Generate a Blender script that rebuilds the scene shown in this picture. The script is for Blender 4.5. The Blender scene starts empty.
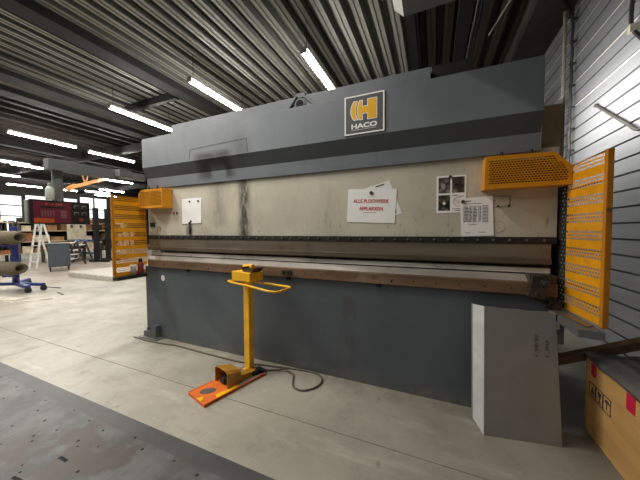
import bpy, bmesh, math, random
from mathutils import Vector, Matrix
random.seed(7)
PI = math.pi
sc = bpy.context.scene
col = sc.collection

# ------------------------------------------------------------------ helpers
def lin(c):
    return tuple(((v/255.0)/12.92 if v/255.0 <= .04045 else ((v/255.0+.055)/1.055)**2.4) for v in c)

class NT:
    """tiny node-building helper"""
    def __init__(s, m):
        m.use_nodes = True
        s.t = m.node_tree; s.n = s.t.nodes; s.l = s.t.links
        s.b = s.n['Principled BSDF']
        s.tc = s.n.new('ShaderNodeTexCoord')
        s.co = s.tc.outputs['Object']
    def link(s, a, b): s.l.new(a, b)
    def noise(s, scale, detail=5, rough=.6, vec=None, stretch=None):
        v = vec or s.co
        if stretch:
            mp = s.n.new('ShaderNodeMapping'); mp.inputs['Scale'].default_value = stretch
            s.link(v, mp.inputs['Vector']); v = mp.outputs[0]
        n = s.n.new('ShaderNodeTexNoise'); n.inputs['Scale'].default_value = scale
        n.inputs['Detail'].default_value = detail; n.inputs['Roughness'].default_value = rough
        s.link(v, n.inputs['Vector']); return n.outputs['Fac']
    def rng(s, x, a, b, c=0., d=1., smooth=True):
        m = s.n.new('ShaderNodeMapRange'); m.interpolation_type = 'SMOOTHSTEP' if smooth else 'LINEAR'
        s.link(x, m.inputs[0])
        for i, v in enumerate((a, b, c, d)): m.inputs[i+1].default_value = v
        return m.outputs[0]
    def math(s, op, a, b=None):
        m = s.n.new('ShaderNodeMath'); m.operation = op
        for i, v in enumerate((a, b)):
            if v is None: continue
            if hasattr(v, 'links'): s.link(v, m.inputs[i])
            else: m.inputs[i].default_value = v
        return m.outputs[0]
    def mix(s, f, a, b):
        m = s.n.new('ShaderNodeMix'); m.data_type = 'RGBA'
        for k, v in ((0, f), (6, a), (7, b)):
            if hasattr(v, 'links'): s.link(v, m.inputs[k])
            elif k == 0: m.inputs[0].default_value = v
            else: m.inputs[k].default_value = (*v[:3], 1)
        return m.outputs[2]
    def xyz(s):
        q = s.n.new('ShaderNodeSeparateXYZ'); s.link(s.co, q.inputs[0]); return q.outputs
    def boxmask(s, ranges, soft):
        o = s.xyz(); r = None
        for ax, (a, b) in ranges.items():
            sf = soft.get(ax, .03) if isinstance(soft, dict) else soft
            m = s.math('MULTIPLY', s.rng(o[ax], a-sf, a+sf), s.rng(o[ax], b-sf, b+sf, 1., 0.))
            r = m if r is None else s.math('MULTIPLY', r, m)
        return r
    def bump(s, h, st, dist=.01):
        b = s.n.new('ShaderNodeBump'); b.inputs['Strength'].default_value = st; b.inputs['Distance'].default_value = dist
        s.link(h, b.inputs['Height']); s.link(b.outputs[0], s.b.inputs['Normal'])

def mat(name, rgb, rough=.5, metal=0., var=.18, scale=6., bump=0., stretch=None, dirt=None, dscale=3., damt=.5, emit=0.):
    m = bpy.data.materials.new(name); t = NT(m)
    c = lin(rgb)
    n = t.noise(scale, stretch=stretch)
    a = tuple(v*(1-var) for v in c); b = tuple(min(1, v*(1+var)) for v in c)
    out = t.mix(t.rng(n, .3, .7), a, b)
    if dirt:
        d = t.noise(dscale, 8, .7)
        f = t.math('MULTIPLY', t.rng(d, .52, .7), damt)
        out = t.mix(f, out, lin(dirt))
    t.link(out, t.b.inputs['Base Color'])
    t.b.inputs['Roughness'].default_value = rough; t.b.inputs['Metallic'].default_value = metal
    if bump: t.bump(t.noise(scale*6), bump)
    if emit:
        t.b.inputs['Emission Color'].default_value = (*c, 1); t.b.inputs['Emission Strength'].default_value = emit
    return m

class MB:
    def __init__(s): s.v = []; s.f = []; s.m = []
    def add(s, vs, fs, m=0):
        k = len(s.v); s.v += [tuple(v) for v in vs]
        for f in fs: s.f.append(tuple(i+k for i in f)); s.m.append(m)
        return s
    def box(s, x0, x1, y0, y1, z0, z1, m=0):
        if x0 > x1: x0, x1 = x1, x0
        if y0 > y1: y0, y1 = y1, y0
        if z0 > z1: z0, z1 = z1, z0
        return s.add([(x0,y0,z0),(x1,y0,z0),(x1,y1,z0),(x0,y1,z0),(x0,y0,z1),(x1,y0,z1),(x1,y1,z1),(x0,y1,z1)],
                     [(0,3,2,1),(4,5,6,7),(0,1,5,4),(1,2,6,5),(2,3,7,6),(3,0,4,7)], m)
    def obox(s, c, size, u, v, m=0):
        """box centred at c with unit axes u, v and their cross product"""
        c = Vector(c); u = Vector(u).normalized(); v = Vector(v).normalized(); w = u.cross(v)
        hx, hy, hz = (q/2 for q in size)
        vs = [c+u*(a*hx)+v*(b*hy)+w*(d*hz) for d in (-1,1) for a, b in ((-1,-1),(1,-1),(1,1),(-1,1))]
        return s.add(vs, [(0,3,2,1),(4,5,6,7),(0,1,5,4),(1,2,6,5),(2,3,7,6),(3,0,4,7)], m)
    def beam(s, p, q, w, h, m=0, up=(0,0,1)):
        p = Vector(p); q = Vector(q); d = (q-p); u = d.normalized(); up = Vector(up)
        sd = u.cross(up)
        if sd.length < 1e-4: sd = u.cross(Vector((1,0,0)))
        sd.normalize(); return s.obox((p+q)/2, (d.length, w, h), u, sd, m)
    def prism(s, poly, axis, a, b, m=0):
        """poly in the two other axes (cyclic order x: yz, y: xz, z: xy)"""
        def P(t, c):
            return {'x': (c, t[0], t[1]), 'y': (t[0], c, t[1]), 'z': (t[0], t[1], c)}[axis]
        n = len(poly)
        vs = [P(t, a) for t in poly]+[P(t, b) for t in poly]
        fs = [tuple(range(n))[::-1], tuple(range(n, 2*n))]+[(i, (i+1) % n, n+(i+1) % n, n+i) for i in range(n)]
        return s.add(vs, fs, m)
    def cyl(s, p, q, r, n=12, r2=None, m=0, caps=True):
        p = Vector(p); q = Vector(q); u = (q-p).normalized()
        a = u.cross(Vector((0,0,1)) if abs(u.z) < .9 else Vector((1,0,0))).normalized(); b = u.cross(a)
        r2 = r if r2 is None else r2
        vs = [p+(a*math.cos(t)+b*math.sin(t))*r for t in [2*PI*i/n for i in range(n)]]
        vs += [q+(a*math.cos(t)+b*math.sin(t))*r2 for t in [2*PI*i/n for i in range(n)]]
        fs = [(i, (i+1) % n, n+(i+1) % n, n+i) for i in range(n)]
        if caps: fs += [tuple(range(n))[::-1], tuple(range(n, 2*n))]
        return s.add(vs, fs, m)
    def tube(s, pts, r, n=8, m=0, closed=False):
        pts = [Vector(p) for p in pts]; N = len(pts); rings = []
        prev = None
        for i, p in enumerate(pts):
            if closed: d = pts[(i+1) % N]-pts[i-1]
            else: d = pts[min(i+1, N-1)]-pts[max(i-1, 0)]
            d.normalize()
            if prev is None:
                a = d.cross(Vector((0,0,1)) if abs(d.z) < .9 else Vector((1,0,0))).normalized()
            else:
                a = (prev-d*prev.dot(d)).normalized()
            prev = a; b = d.cross(a)
            rings.append([p+(a*math.cos(2*PI*k/n)+b*math.sin(2*PI*k/n))*r for k in range(n)])
        vs = [v for R in rings for v in R]; fs = []
        for i in range(N if closed else N-1):
            j = (i+1) % N
            fs += [(i*n+k, i*n+(k+1) % n, j*n+(k+1) % n, j*n+k) for k in range(n)]
        if not closed: fs += [tuple(range(n))[::-1], tuple(range((N-1)*n, N*n))]
        return s.add(vs, fs, m)
    def lathe(s, c, prof, n=16, m=0):
        c = Vector(c); vs = []; fs = []
        for r, z in prof: vs += [c+Vector((r*math.cos(2*PI*k/n), r*math.sin(2*PI*k/n), z)) for k in range(n)]
        for i in range(len(prof)-1): fs += [(i*n+k, i*n+(k+1) % n, (i+1)*n+(k+1) % n, (i+1)*n+k) for k in range(n)]
        fs += [tuple(range(n))[::-1], tuple(range((len(prof)-1)*n, len(prof)*n))]
        return s.add(vs, fs, m)
    def flat(s, o, u, v, poly, m=0):
        o = Vector(o); u = Vector(u); v = Vector(v)
        return s.add([o+u*a+v*b for a, b in poly], [tuple(range(len(poly)))], m)
    def perf(s, o, u, v, U, V, nu, nv, r, m=0, stagger=True, hx=1.0):
        """perforated sheet U x V with nu x nv real round openings"""
        o = Vector(o); u = Vector(u).normalized(); v = Vector(v).normalized()
        cu = U/(nu+.5 if stagger else nu); cv = V/nv
        P = lambda a, b: o+u*a+v*b
        for j in range(nv):
            y0 = j*cv; y1 = y0+cv; off = 0
            if stagger:
                off = cu/2 if j % 2 else 0
                e = (0, cu/2) if j % 2 else (U-cu/2, U)
                s.add([P(e[0],y0),P(e[1],y0),P(e[1],y1),P(e[0],y1)], [(0,1,2,3)], m)
            for i in range(nu):
                x0 = off+i*cu; x1 = x0+cu; cx = (x0+x1)/2; cy = (y0+y1)/2
                h = [P(cx+r*hx*math.cos(t), cy+r*math.sin(t)) for t in [PI/8+PI/4*k for k in range(8)]]
                c = [P(x1,y1),P(x0,y1),P(x0,y0),P(x1,y0)]
                s.add(c+h, [(0,1,6,5),(1,2,8,7),(2,3,10,9),(3,0,4,11),(0,5,4),(1,7,6),(2,9,8),(3,11,10)], m)
        return s
    def build(s, name, mats, parent=None, bevel=0., smooth=False, thick=0., seg=2):
        me = bpy.data.meshes.new(name); me.from_pydata(s.v, [], s.f)
        mats = mats if isinstance(mats, (list, tuple)) else [mats]
        for q in mats: me.materials.append(q)
        for p, k in zip(me.polygons, s.m): p.material_index = k; p.use_smooth = smooth
        bm = bmesh.new(); bm.from_mesh(me)
        bmesh.ops.recalc_face_normals(bm, faces=bm.faces); bm.to_mesh(me); bm.free()
        o = bpy.data.objects.new(name, me); col.objects.link(o)
        if parent: o.parent = parent
        if thick:
            q = o.modifiers.new('s', 'SOLIDIFY'); q.thickness = thick; q.offset = 0
        if bevel:
            q = o.modifiers.new('b', 'BEVEL'); q.width = bevel; q.segments = seg; q.limit_method = 'ANGLE'; q.angle_limit = math.radians(40)
        return o

def tag(o, label=None, cat=None, group=None, kind=None):
    if label: o['label'] = label
    if cat: o['category'] = cat
    if group: o['group'] = group
    if kind: o['kind'] = kind
    return o
def thing(name, label, cat, loc=(0,0,0), rz=0., group=None):
    o = bpy.data.objects.new(name, None); col.objects.link(o)
    o.location = loc; o.rotation_euler = (0,0,rz); o.empty_display_size = .05
    return tag(o, label, cat, group)
def struct(name, mb, m, **k): return tag(mb.build(name, m, **k), kind='structure')
def copy_tree(o, parent=None):
    c = o.copy(); col.objects.link(c); c.parent = parent
    for ch in list(o.children): copy_tree(ch, c)
    return c

def text_poly(body, w, h, shear=0.):
    """flat lettering as (verts, faces) in a w x h frame"""
    cu = bpy.data.curves.new('lettering', 'FONT'); cu.body = body; cu.align_x = 'LEFT'; cu.shear = shear; cu.resolution_u = 3
    ob = bpy.data.objects.new('lettering_source', cu); col.objects.link(ob)
    bpy.context.view_layer.update()
    me = bpy.data.meshes.new_from_object(ob.evaluated_get(bpy.context.evaluated_depsgraph_get()))
    vs = [tuple(v.co) for v in me.vertices]; fs = [tuple(p.vertices) for p in me.polygons]
    bpy.data.objects.remove(ob); bpy.data.meshes.remove(me); bpy.data.curves.remove(cu)
    x0 = min(v[0] for v in vs); x1 = max(v[0] for v in vs); y0 = min(v[1] for v in vs); y1 = max(v[1] for v in vs)
    return [((v[0]-x0)/(x1-x0)*w, (v[1]-y0)/(y1-y0)*h) for v in vs], fs
def add_text(mb, body, o, u, v, w, h, m=0, bold=0.):
    P, F = text_poly(body, w, h); o = Vector(o); u = Vector(u); v = Vector(v)
    nrm = u.cross(v)
    offs = [(0,0)] if not bold else [(0,0),(bold,0),(0,bold),(bold,bold)]
    for i, (a, b) in enumerate(offs):
        mb.add([o+u*(x+a)+v*(y+b)+nrm*(.0001*i) for x, y in P], F, m)

# ------------------------------------------------------------------ materials
M = {}
def grey_paint(name, rgb):
    m = bpy.data.materials.new(name); t = NT(m)
    c = lin(rgb)
    n1 = t.noise(1.3, 6); n2 = t.noise(5, 8, .7, stretch=(1, 1, .25))
    out = t.mix(t.rng(n1, .3, .7), tuple(v*.86 for v in c), tuple(v*1.12 for v in c))
    out = t.mix(t.math('MULTIPLY', t.rng(n2, .5, .75), .35), out, tuple(v*.62 for v in c))
    n3 = t.noise(14, 8, .8)
    out = t.mix(t.math('MULTIPLY', t.rng(n3, .62, .7), .3), out, tuple(min(1, v*1.9) for v in c))
    return m, t, out
# lower bed
m, t, out = grey_paint('press_grey_low', (84, 91, 97))
low = t.math('MULTIPLY', t.rng(t.xyz()[2], 0., .14, 1, 0), t.rng(t.noise(7, 8, .7), .3, .7))
out = t.mix(t.math('MULTIPLY', low, .5), out, lin((128, 120, 104)))
rub = t.math('MULTIPLY', t.boxmask({0: (2.55, 2.72), 2: (.15, .75)}, {0: .08, 2: .1}), t.rng(t.noise(9, 8, .7, stretch=(1, 1, .3)), .35, .7))
out = t.mix(t.math('MULTIPLY', rub, .55), out, lin((70, 62, 54)))
pale = t.math('MULTIPLY', t.boxmask({0: (1.2, 1.3), 2: (.45, .86)}, {0: .08, 2: .12}), t.rng(t.noise(6, 8, .7, stretch=(1, 1, .2)), .4, .7))
out = t.mix(t.math('MULTIPLY', pale, .5), out, lin((150, 146, 136)))
t.link(out, t.b.inputs['Base Color']); t.b.inputs['Roughness'].default_value = .5; M['bed'] = m
# upper beam: bed paint with stronger light put into its tone, and soot stains
m, t, out = grey_paint('press_grey_lit', (114, 120, 126))
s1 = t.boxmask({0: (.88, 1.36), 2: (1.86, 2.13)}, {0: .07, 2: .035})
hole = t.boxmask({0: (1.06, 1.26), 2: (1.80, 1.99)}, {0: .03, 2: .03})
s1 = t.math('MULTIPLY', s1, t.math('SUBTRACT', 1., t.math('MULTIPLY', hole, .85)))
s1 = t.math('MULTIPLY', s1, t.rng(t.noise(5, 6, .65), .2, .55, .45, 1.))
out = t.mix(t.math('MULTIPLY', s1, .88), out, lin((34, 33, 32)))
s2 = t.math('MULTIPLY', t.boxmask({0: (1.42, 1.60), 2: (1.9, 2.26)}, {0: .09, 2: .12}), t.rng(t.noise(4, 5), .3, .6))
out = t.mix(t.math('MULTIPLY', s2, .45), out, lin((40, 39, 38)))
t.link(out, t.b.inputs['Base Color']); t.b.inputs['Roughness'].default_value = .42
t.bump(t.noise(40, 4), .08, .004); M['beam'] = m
M['fold'] = m.copy(); M['fold'].name = 'press_grey_fold_shade'
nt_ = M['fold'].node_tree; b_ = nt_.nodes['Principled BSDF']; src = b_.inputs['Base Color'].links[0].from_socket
dk = nt_.nodes.new('ShaderNodeMix'); dk.data_type = 'RGBA'; dk.blend_type = 'MULTIPLY'; dk.inputs[0].default_value = 1; dk.inputs[7].default_value = (.38,.38,.38,1)  # underside shade of the fold put into the colour
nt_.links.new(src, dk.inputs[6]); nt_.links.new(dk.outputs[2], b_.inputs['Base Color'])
# cream ram with soot streaks and specks
m = bpy.data.materials.new('ram_cream'); t = NT(m)
c = lin((198, 192, 174))
out = t.mix(t.rng(t.noise(1.6, 6), .3, .7), tuple(v*.86 for v in c), tuple(v*1.08 for v in c))
st = t.noise(3.5, 9, .75, stretch=(1, 1, .35))
out = t.mix(t.math('MULTIPLY', t.rng(st, .5, .72), .28), out, lin((120, 108, 86)))
for x0, x1, z0, z1, a, sf in ((1.40, 1.53, 1.2, 1.86, .92, .05), (1.02, 1.22, 1.35, 1.9, .42, .07), (.62, .72, 1.2, 1.34, .85, .025), (1.44, 1.49, 1.2, 1.9, .6, .03)):
    msk = t.math('MULTIPLY', t.boxmask({0: (x0, x1), 2: (z0, z1)}, {0: sf, 2: .05}), t.rng(t.noise(11, 8, .8, stretch=(1.6, 1, .5)), .3, .58))
    out = t.mix(t.math('MULTIPLY', msk, a), out, lin((38, 35, 31)))
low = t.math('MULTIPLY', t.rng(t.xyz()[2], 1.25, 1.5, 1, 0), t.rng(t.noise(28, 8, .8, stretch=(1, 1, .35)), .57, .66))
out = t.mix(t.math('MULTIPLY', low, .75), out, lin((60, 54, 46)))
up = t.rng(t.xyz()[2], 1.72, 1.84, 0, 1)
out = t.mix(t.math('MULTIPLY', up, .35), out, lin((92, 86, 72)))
sp = t.rng(t.noise(60, 3, .6), .69, .74)
out = t.mix(t.math('MULTIPLY', sp, .5), out, lin((62, 56, 48)))
t.link(out, t.b.inputs['Base Color']); t.b.inputs['Roughness'].default_value = .5; M['cream'] = m
# concrete floor
m = bpy.data.materials.new('concrete_floor'); t = NT(m)
c = lin((164, 159, 146))
out = t.mix(t.rng(t.noise(.7, 8, .65), .3, .7), tuple(v*.74 for v in c), tuple(v*1.1 for v in c))
out = t.mix(t.math('MULTIPLY', t.rng(t.noise(3.2, 9, .75), .5, .72), .42), out, lin((112, 107, 96)))
out = t.mix(t.math('MULTIPLY', t.rng(t.noise(2.2, 8, .7, stretch=(.35, 1.6, 1)), .54, .7), .4), out, lin((206, 200, 188)))
out = t.mix(t.math('MULTIPLY', t.rng(t.noise(38, 6, .8), .56, .72), .5), out, lin((92, 85, 72)))
out = t.mix(t.math('MULTIPLY', t.rng(t.noise(5, 9, .8, stretch=(.25, 2.2, 1)), .55, .7), .4), out, lin((112, 105, 92)))
out = t.mix(t.math('MULTIPLY', t.rng(t.noise(9, 9, .85, stretch=(1.6, .5, 1)), .58, .68), .35), out, lin((206, 200, 186)))
out = t.mix(t.math('MULTIPLY', t.rng(t.noise(7.5, 3, .5, stretch=(1, .5, 1)), .68, .76), .5), out, lin((92, 86, 76)))
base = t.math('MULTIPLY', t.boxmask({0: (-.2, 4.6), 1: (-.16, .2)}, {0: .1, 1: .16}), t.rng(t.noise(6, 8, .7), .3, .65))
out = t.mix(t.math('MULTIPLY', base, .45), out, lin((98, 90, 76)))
right = t.boxmask({0: (3.3, 5.2), 1: (-1.2, 1.5)}, {0: .7, 1: .5})  # shade over the right-hand floor put into the colour
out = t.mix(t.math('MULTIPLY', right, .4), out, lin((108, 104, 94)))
corner = t.boxmask({0: (4.0, 5.2), 1: (-.35, 1.6)}, {0: .2, 1: .3})  # shadow between sheet profile and crate painted into the floor
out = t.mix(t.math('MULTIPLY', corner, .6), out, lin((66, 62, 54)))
red = t.math('MULTIPLY', t.boxmask({0: (-12, -5.6), 1: (.5, 4.5)}, {0: .7, 1: .6}), t.rng(t.noise(1.2, 6), .35, .6))
out = t.mix(t.math('MULTIPLY', red, .35), out, lin((150, 112, 96)))
t.link(out, t.b.inputs['Base Color'])
rr = t.rng(t.noise(1.6, 6), .3, .7, .32, .62); t.link(rr, t.b.inputs['Roughness'])
t.bump(t.noise(22, 8, .7), .12, .01); M['floor'] = m
# steel plate on the floor
m = bpy.data.materials.new('dark_plate'); t = NT(m)
c = lin((82, 82, 82))
out = t.mix(t.rng(t.noise(3, 8, .7), .35, .65), tuple(v*.55 for v in c), tuple(v*1.35 for v in c))
out = t.mix(t.math('MULTIPLY', t.rng(t.noise(20, 8, .8, stretch=(1, .4, 1)), .5, .72), .45), out, lin((40, 39, 39)))
br = t.math('MULTIPLY', t.boxmask({0: (.9, 2.0), 1: (-1.62, -1.10)}, {0: .2, 1: .1}), t.rng(t.noise(2.6, 5, .6), .49, .54))
out = t.mix(t.math('MULTIPLY', br, .75), out, lin((66, 56, 48)))
pl = t.math('MULTIPLY', t.rng(t.noise(1.7, 7, .7, stretch=(.5, 1.4, 1)), .54, .68), .25)
out = t.mix(pl, out, lin((120, 119, 118)))
edge = t.rng(t.xyz()[1], -1.145, -1.135, 0, 1)
out = t.mix(t.math('MULTIPLY', edge, .7), out, lin((66, 67, 68)))
t.link(out, t.b.inputs['Base Color']); t.b.inputs['Roughness'].default_value = .48; M['plate'] = m

M['seam'] = mat('seam_grey', (112, 114, 116), .5, 0, .3, 14)
M['hole'] = mat('hole_black', (14, 13, 12), .9)
M['strip'] = mat('clamp_black', (44, 42, 40), .5, .3, .3, 12)
M['bolt'] = mat('bolt_steel', (150, 146, 138), .35, .8)
M['tool'] = mat('punch_steel', (120, 110, 95), .42, .35, .2, 4, stretch=(.3, 1, 3), dirt=(80, 62, 44), damt=.5)
M['lip'] = mat('punch_lip', (98, 87, 73), .4, .35, .22, 4, stretch=(.3, 1, 3), dirt=(74, 58, 42), damt=.5)
M['die'] = mat('die_steel', (196, 192, 184), .3, .35, .3, 3, stretch=(.5, 1, 4), dirt=(84, 70, 56), damt=.8)
M['bedsteel'] = mat('bed_steel', (176, 171, 162), .28, .45, .25, 3, stretch=(.5, 1, 4), dirt=(104, 88, 70), dscale=2.4, damt=.8)
M['rail'] = mat('rail_brown', (116, 92, 70), .5, .25, .3, 5, stretch=(.4, 1, 2), dirt=(176, 164, 146), dscale=1.6, damt=.45)
M['darksteel'] = mat('dark_steel', (66, 60, 52), .5, .4, .3, 8)
M['frame_brown'] = mat('frame_brown', (172, 146, 108), .55, .1, .25, 3, dirt=(70, 56, 40), damt=.5)
M['frame_dark'] = mat('frame_dark', (40, 38, 35), .6, 0, .2)
M['frame_edge'] = mat('frame_edge', (136, 136, 130), .5)
M['orange'] = mat('guard_orange', (234, 160, 12), .45, 0, .1, 5, dirt=(170, 100, 14), damt=.45)
M['orange_post'] = mat('post_orange', (196, 124, 14), .5, 0, .15, 6, dirt=(140, 84, 16), damt=.45)
M['yellow'] = mat('stand_yellow', (250, 186, 18), .45, 0, .10, 7, dirt=(170, 116, 26), damt=.4)
M['boxyellow'] = mat('box_orange', (216, 142, 10), .45, 0, .1, 5, dirt=(150, 96, 14), damt=.4)
M['boxin'] = mat('box_inside', (60, 38, 10), .8)
M['armdark'] = mat('arm_dark', (88, 90, 90), .5, 0, .1)
M['platform'] = mat('platform_orange', (226, 112, 36), .55, 0, .15, 6, dirt=(228, 150, 30), dscale=4, damt=.7)
M['platgrey'] = mat('platform_grey', (136, 128, 116), .5, .3, .3, 7, dirt=(80, 70, 56), damt=.6)
M['wornspot'] = mat('worn_grey', (92, 88, 82), .6, 0, .2, 20)
M['dirtyyellow'] = mat('hood_yellow', (168, 120, 30), .55, 0, .3, 9, dirt=(84, 66, 36), dscale=8, damt=.7)
M['white'] = mat('paper_white', (246, 246, 243), .7, 0, .02)
M['paper2'] = mat('paper_off', (238, 237, 233), .7, 0, .03)
M['red'] = mat('red_ink', (190, 40, 52), .7)
M['ink'] = mat('dark_ink', (70, 70, 74), .7)
M['lightink'] = mat('light_ink', (150, 150, 154), .7)
M['redpale'] = mat('pale_red', (214, 150, 146), .7)
M['photo'] = mat('photo_dark', (66, 56, 48), .5, 0, .9, 22, dirt=(190, 184, 172), dscale=16, damt=.9)
M['magnet'] = mat('magnet_grey', (92, 92, 88), .35, .3)
M['magblack'] = mat('magnet_black', (30, 30, 32), .4)
M['logogrey'] = mat('emblem_grey', (86, 88, 90), .45, 0, .05)
M['logowhite'] = mat('emblem_white', (250, 250, 247), .5, 0, .02)
M['logoyellow'] = mat('emblem_yellow', (246, 186, 14), .45, 0, .04)
M['sheet'] = mat('sheet_grey', (138, 138, 137), .45, .15, .06, 5, dirt=(126, 124, 120), dscale=2, damt=.5)
M['sheetlit'] = mat('sheet_lit', (206, 206, 204), .5, .05, .08, 8, dirt=(150, 148, 144), damt=.4)  # lit side of the folded sheet, light put into the colour
M['marker'] = mat('marker', (62, 60, 62), .8)
M['wood'] = mat('crate_wood', (196, 152, 92), .65, 0, .12, 4, stretch=(1, .3, 3), dirt=(150, 108, 60), damt=.45)
M['plank'] = mat('plank_wood', (128, 104, 76), .75, 0, .25, 6, stretch=(.4, 2, 2), dirt=(70, 54, 40), damt=.5)
M['wrap'] = mat('wrap_grey', (104, 102, 99), .3, 0, .3, 7, bump=.4)
M['redlabel'] = mat('red_label', (206, 36, 70), .5, 0, .1)
M['deck'] = mat('deck_galv', (150, 149, 142), .5, .1, .08, 2, stretch=(3, .12, 1), dirt=(112, 108, 98), damt=.3)
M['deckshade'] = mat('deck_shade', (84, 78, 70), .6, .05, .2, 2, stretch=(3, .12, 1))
M['valleyshade'] = mat('deck_valley_shade', (100, 99, 93), .6, .1, .1, 2, stretch=(3, .12, 1))  # same galvanised deck, shade of the valleys put into the colour
M['screw'] = mat('deck_screw', (96, 94, 88), .6)
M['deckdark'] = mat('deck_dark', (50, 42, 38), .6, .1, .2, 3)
M['beamblack'] = mat('roof_beam', (34, 33, 33), .7, 0, .2)
M['beambrown'] = mat('eave_dark', (62, 58, 52), .7, 0, .25, 2)
M['siding'] = mat('siding_grey', (138, 141, 146), .42, .15, .08, 3, stretch=(1, .2, 3))
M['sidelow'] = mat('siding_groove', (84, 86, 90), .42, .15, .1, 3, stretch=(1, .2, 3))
M['lipglint'] = mat('siding_lip_glint', (226, 226, 224), .4, 0, .03)  # lamp highlight on the upper board edges put into the colour
M['pipe'] = mat('pipe_white', (170, 166, 150), .5, 0, .15)
M['pipedark'] = mat('pipe_dark', (62, 62, 58), .5, 0, .2)
M['black'] = mat('matt_black', (26, 26, 27), .55, 0, .2)
M['cable'] = mat('cable_dark', (96, 88, 76), .6, 0, .2)
M['housing'] = mat('lamp_housing', (190, 190, 186), .5)
M['troughgrey'] = mat('trough_grey', (112, 114, 116), .5)
M['troughwhite'] = mat('trough_white', (238, 238, 236), .5)
M['panelblack'] = mat('panel_black', (26, 24, 26), .4)
M['panelred'] = mat('panel_maroon', (104, 30, 48), .4, 0, .1)
M['panelgrey'] = mat('panel_side', (150, 152, 144), .5)
M['panelorange'] = mat('panel_orange', (196, 84, 30), .5)
M['panelamber'] = mat('panel_amber', (220, 120, 60), .5)
M['keys'] = mat('keys_grey', (140, 98, 100), .5)
M['dial'] = mat('dial_grey', (120, 124, 116), .5)
M['armgrey'] = mat('arm_grey', (104, 108, 108), .5, 0, .08)
M['bottle'] = mat('bottle_pale', (196, 206, 192), .45)
M['blue'] = mat('stand_blue', (34, 50, 120), .45, 0, .1)
M['roll'] = mat('roll_brown', (92, 82, 64), .8, 0, .3, 20, stretch=(6, 1, 1))
M['cart'] = mat('cart_blue', (66, 74, 82), .5, 0, .06)
M['cartedge'] = mat('cart_edge', (56, 66, 76), .5)
M['ladder'] = mat('ladder_white', (222, 220, 214), .5)
M['rackpost'] = mat('rack_post', (84, 74, 66), .6)
M['shelf'] = mat('shelf_wood', (206, 190, 164), .7)
M['carton'] = mat('carton', (170, 130, 88), .8, 0, .2)
M['carton2'] = mat('carton_pale', (224, 208, 182), .8, 0, .2)
M['bindark'] = mat('bin_dark', (58, 52, 50), .7)
M['binorange'] = mat('bin_orange', (160, 104, 66), .7)
M['cloth'] = mat('cloth_blue', (84, 104, 150), .8)
M['tubecard'] = mat('card_tube', (168, 158, 140), .8)
M['lowplat'] = mat('platform_checker', (188, 182, 172), .5, .2, .2, 30, dirt=(110, 104, 98), dscale=14, damt=.6)
M['concretewall'] = mat('hall_wall', (62, 57, 54), .8)
M['wallwhite'] = mat('hall_cladding', (200, 204, 206), .7)
M['cranejib'] = mat('jib_orange', (150, 92, 38), .5)
M['rubber'] = mat('rubber', (40, 38, 36), .7)
M['canred'] = mat('can_red', (120, 50, 50), .4)
M['offcut'] = mat('offcut_steel', (120, 110, 96), .4, .5, .2, 8)
M['scrap'] = mat('scrap_pale', (196, 190, 176), .6, .1)
M['jointdark'] = mat('joint_dark', (104, 98, 88), .9)
def emission(name, rgb, e):
    m = bpy.data.materials.new(name); m.use_nodes = True; b = m.node_tree.nodes['Principled BSDF']
    b.inputs['Base Color'].default_value = (.8, .8, .8, 1)
    b.inputs['Emission Color'].default_value = (*rgb, 1); b.inputs['Emission Strength'].default_value = e
    return m
M['tube'] = emission('fluorescent', (1, .965, .90), 70)
M['pane'] = emission('frosted_pane', (.90, .95, 1), .95)

X, Y, Z = Vector((1,0,0)), Vector((0,1,0)), Vector((0,0,1))

# ------------------------------------------------------------------ the setting
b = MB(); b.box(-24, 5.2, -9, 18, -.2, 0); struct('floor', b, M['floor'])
b = MB()                                                     # saw-cut joints of the slab
b.box(-12, 5, -.605, -.600, .0, .0008); b.box(-.79, -.786, -1.03, -.6, 0, .0008); b.box(-3.6, -3.596, -.6, 6, 0, .0008)
struct('trim_1', b, M['jointdark'])
def deck(name, x0, x1, y0, y1, z, m, pitch=.25, dep=.10):
    b = MB(); pts = []; x = x0
    while x < x1:
        pts += [(x, z), (x+.05, z), (x+.056, z+.012), (x+.072, z+.012), (x+.078, z), (x+.128, z), (x+.155, z+dep), (x+.223, z+dep)]
        x += pitch
    vs = []; fs = []
    for px, pz in pts: vs += [(px, y0, pz), (px, y1, pz)]
    b.v = vs
    for i in range(len(pts)-1):
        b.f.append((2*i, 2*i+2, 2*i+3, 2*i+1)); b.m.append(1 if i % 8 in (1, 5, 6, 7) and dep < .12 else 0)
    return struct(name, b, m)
deck('ceiling', -6.1, 2.9, -9, 18, 4.5, [M['deck'], M['valleyshade']])
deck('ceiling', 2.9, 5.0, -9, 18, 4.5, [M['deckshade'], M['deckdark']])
deck('ceiling', -24, -6.1, -9, 18, 4.5, [M['deckdark'], M['deckdark']], .5, .14)
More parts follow.
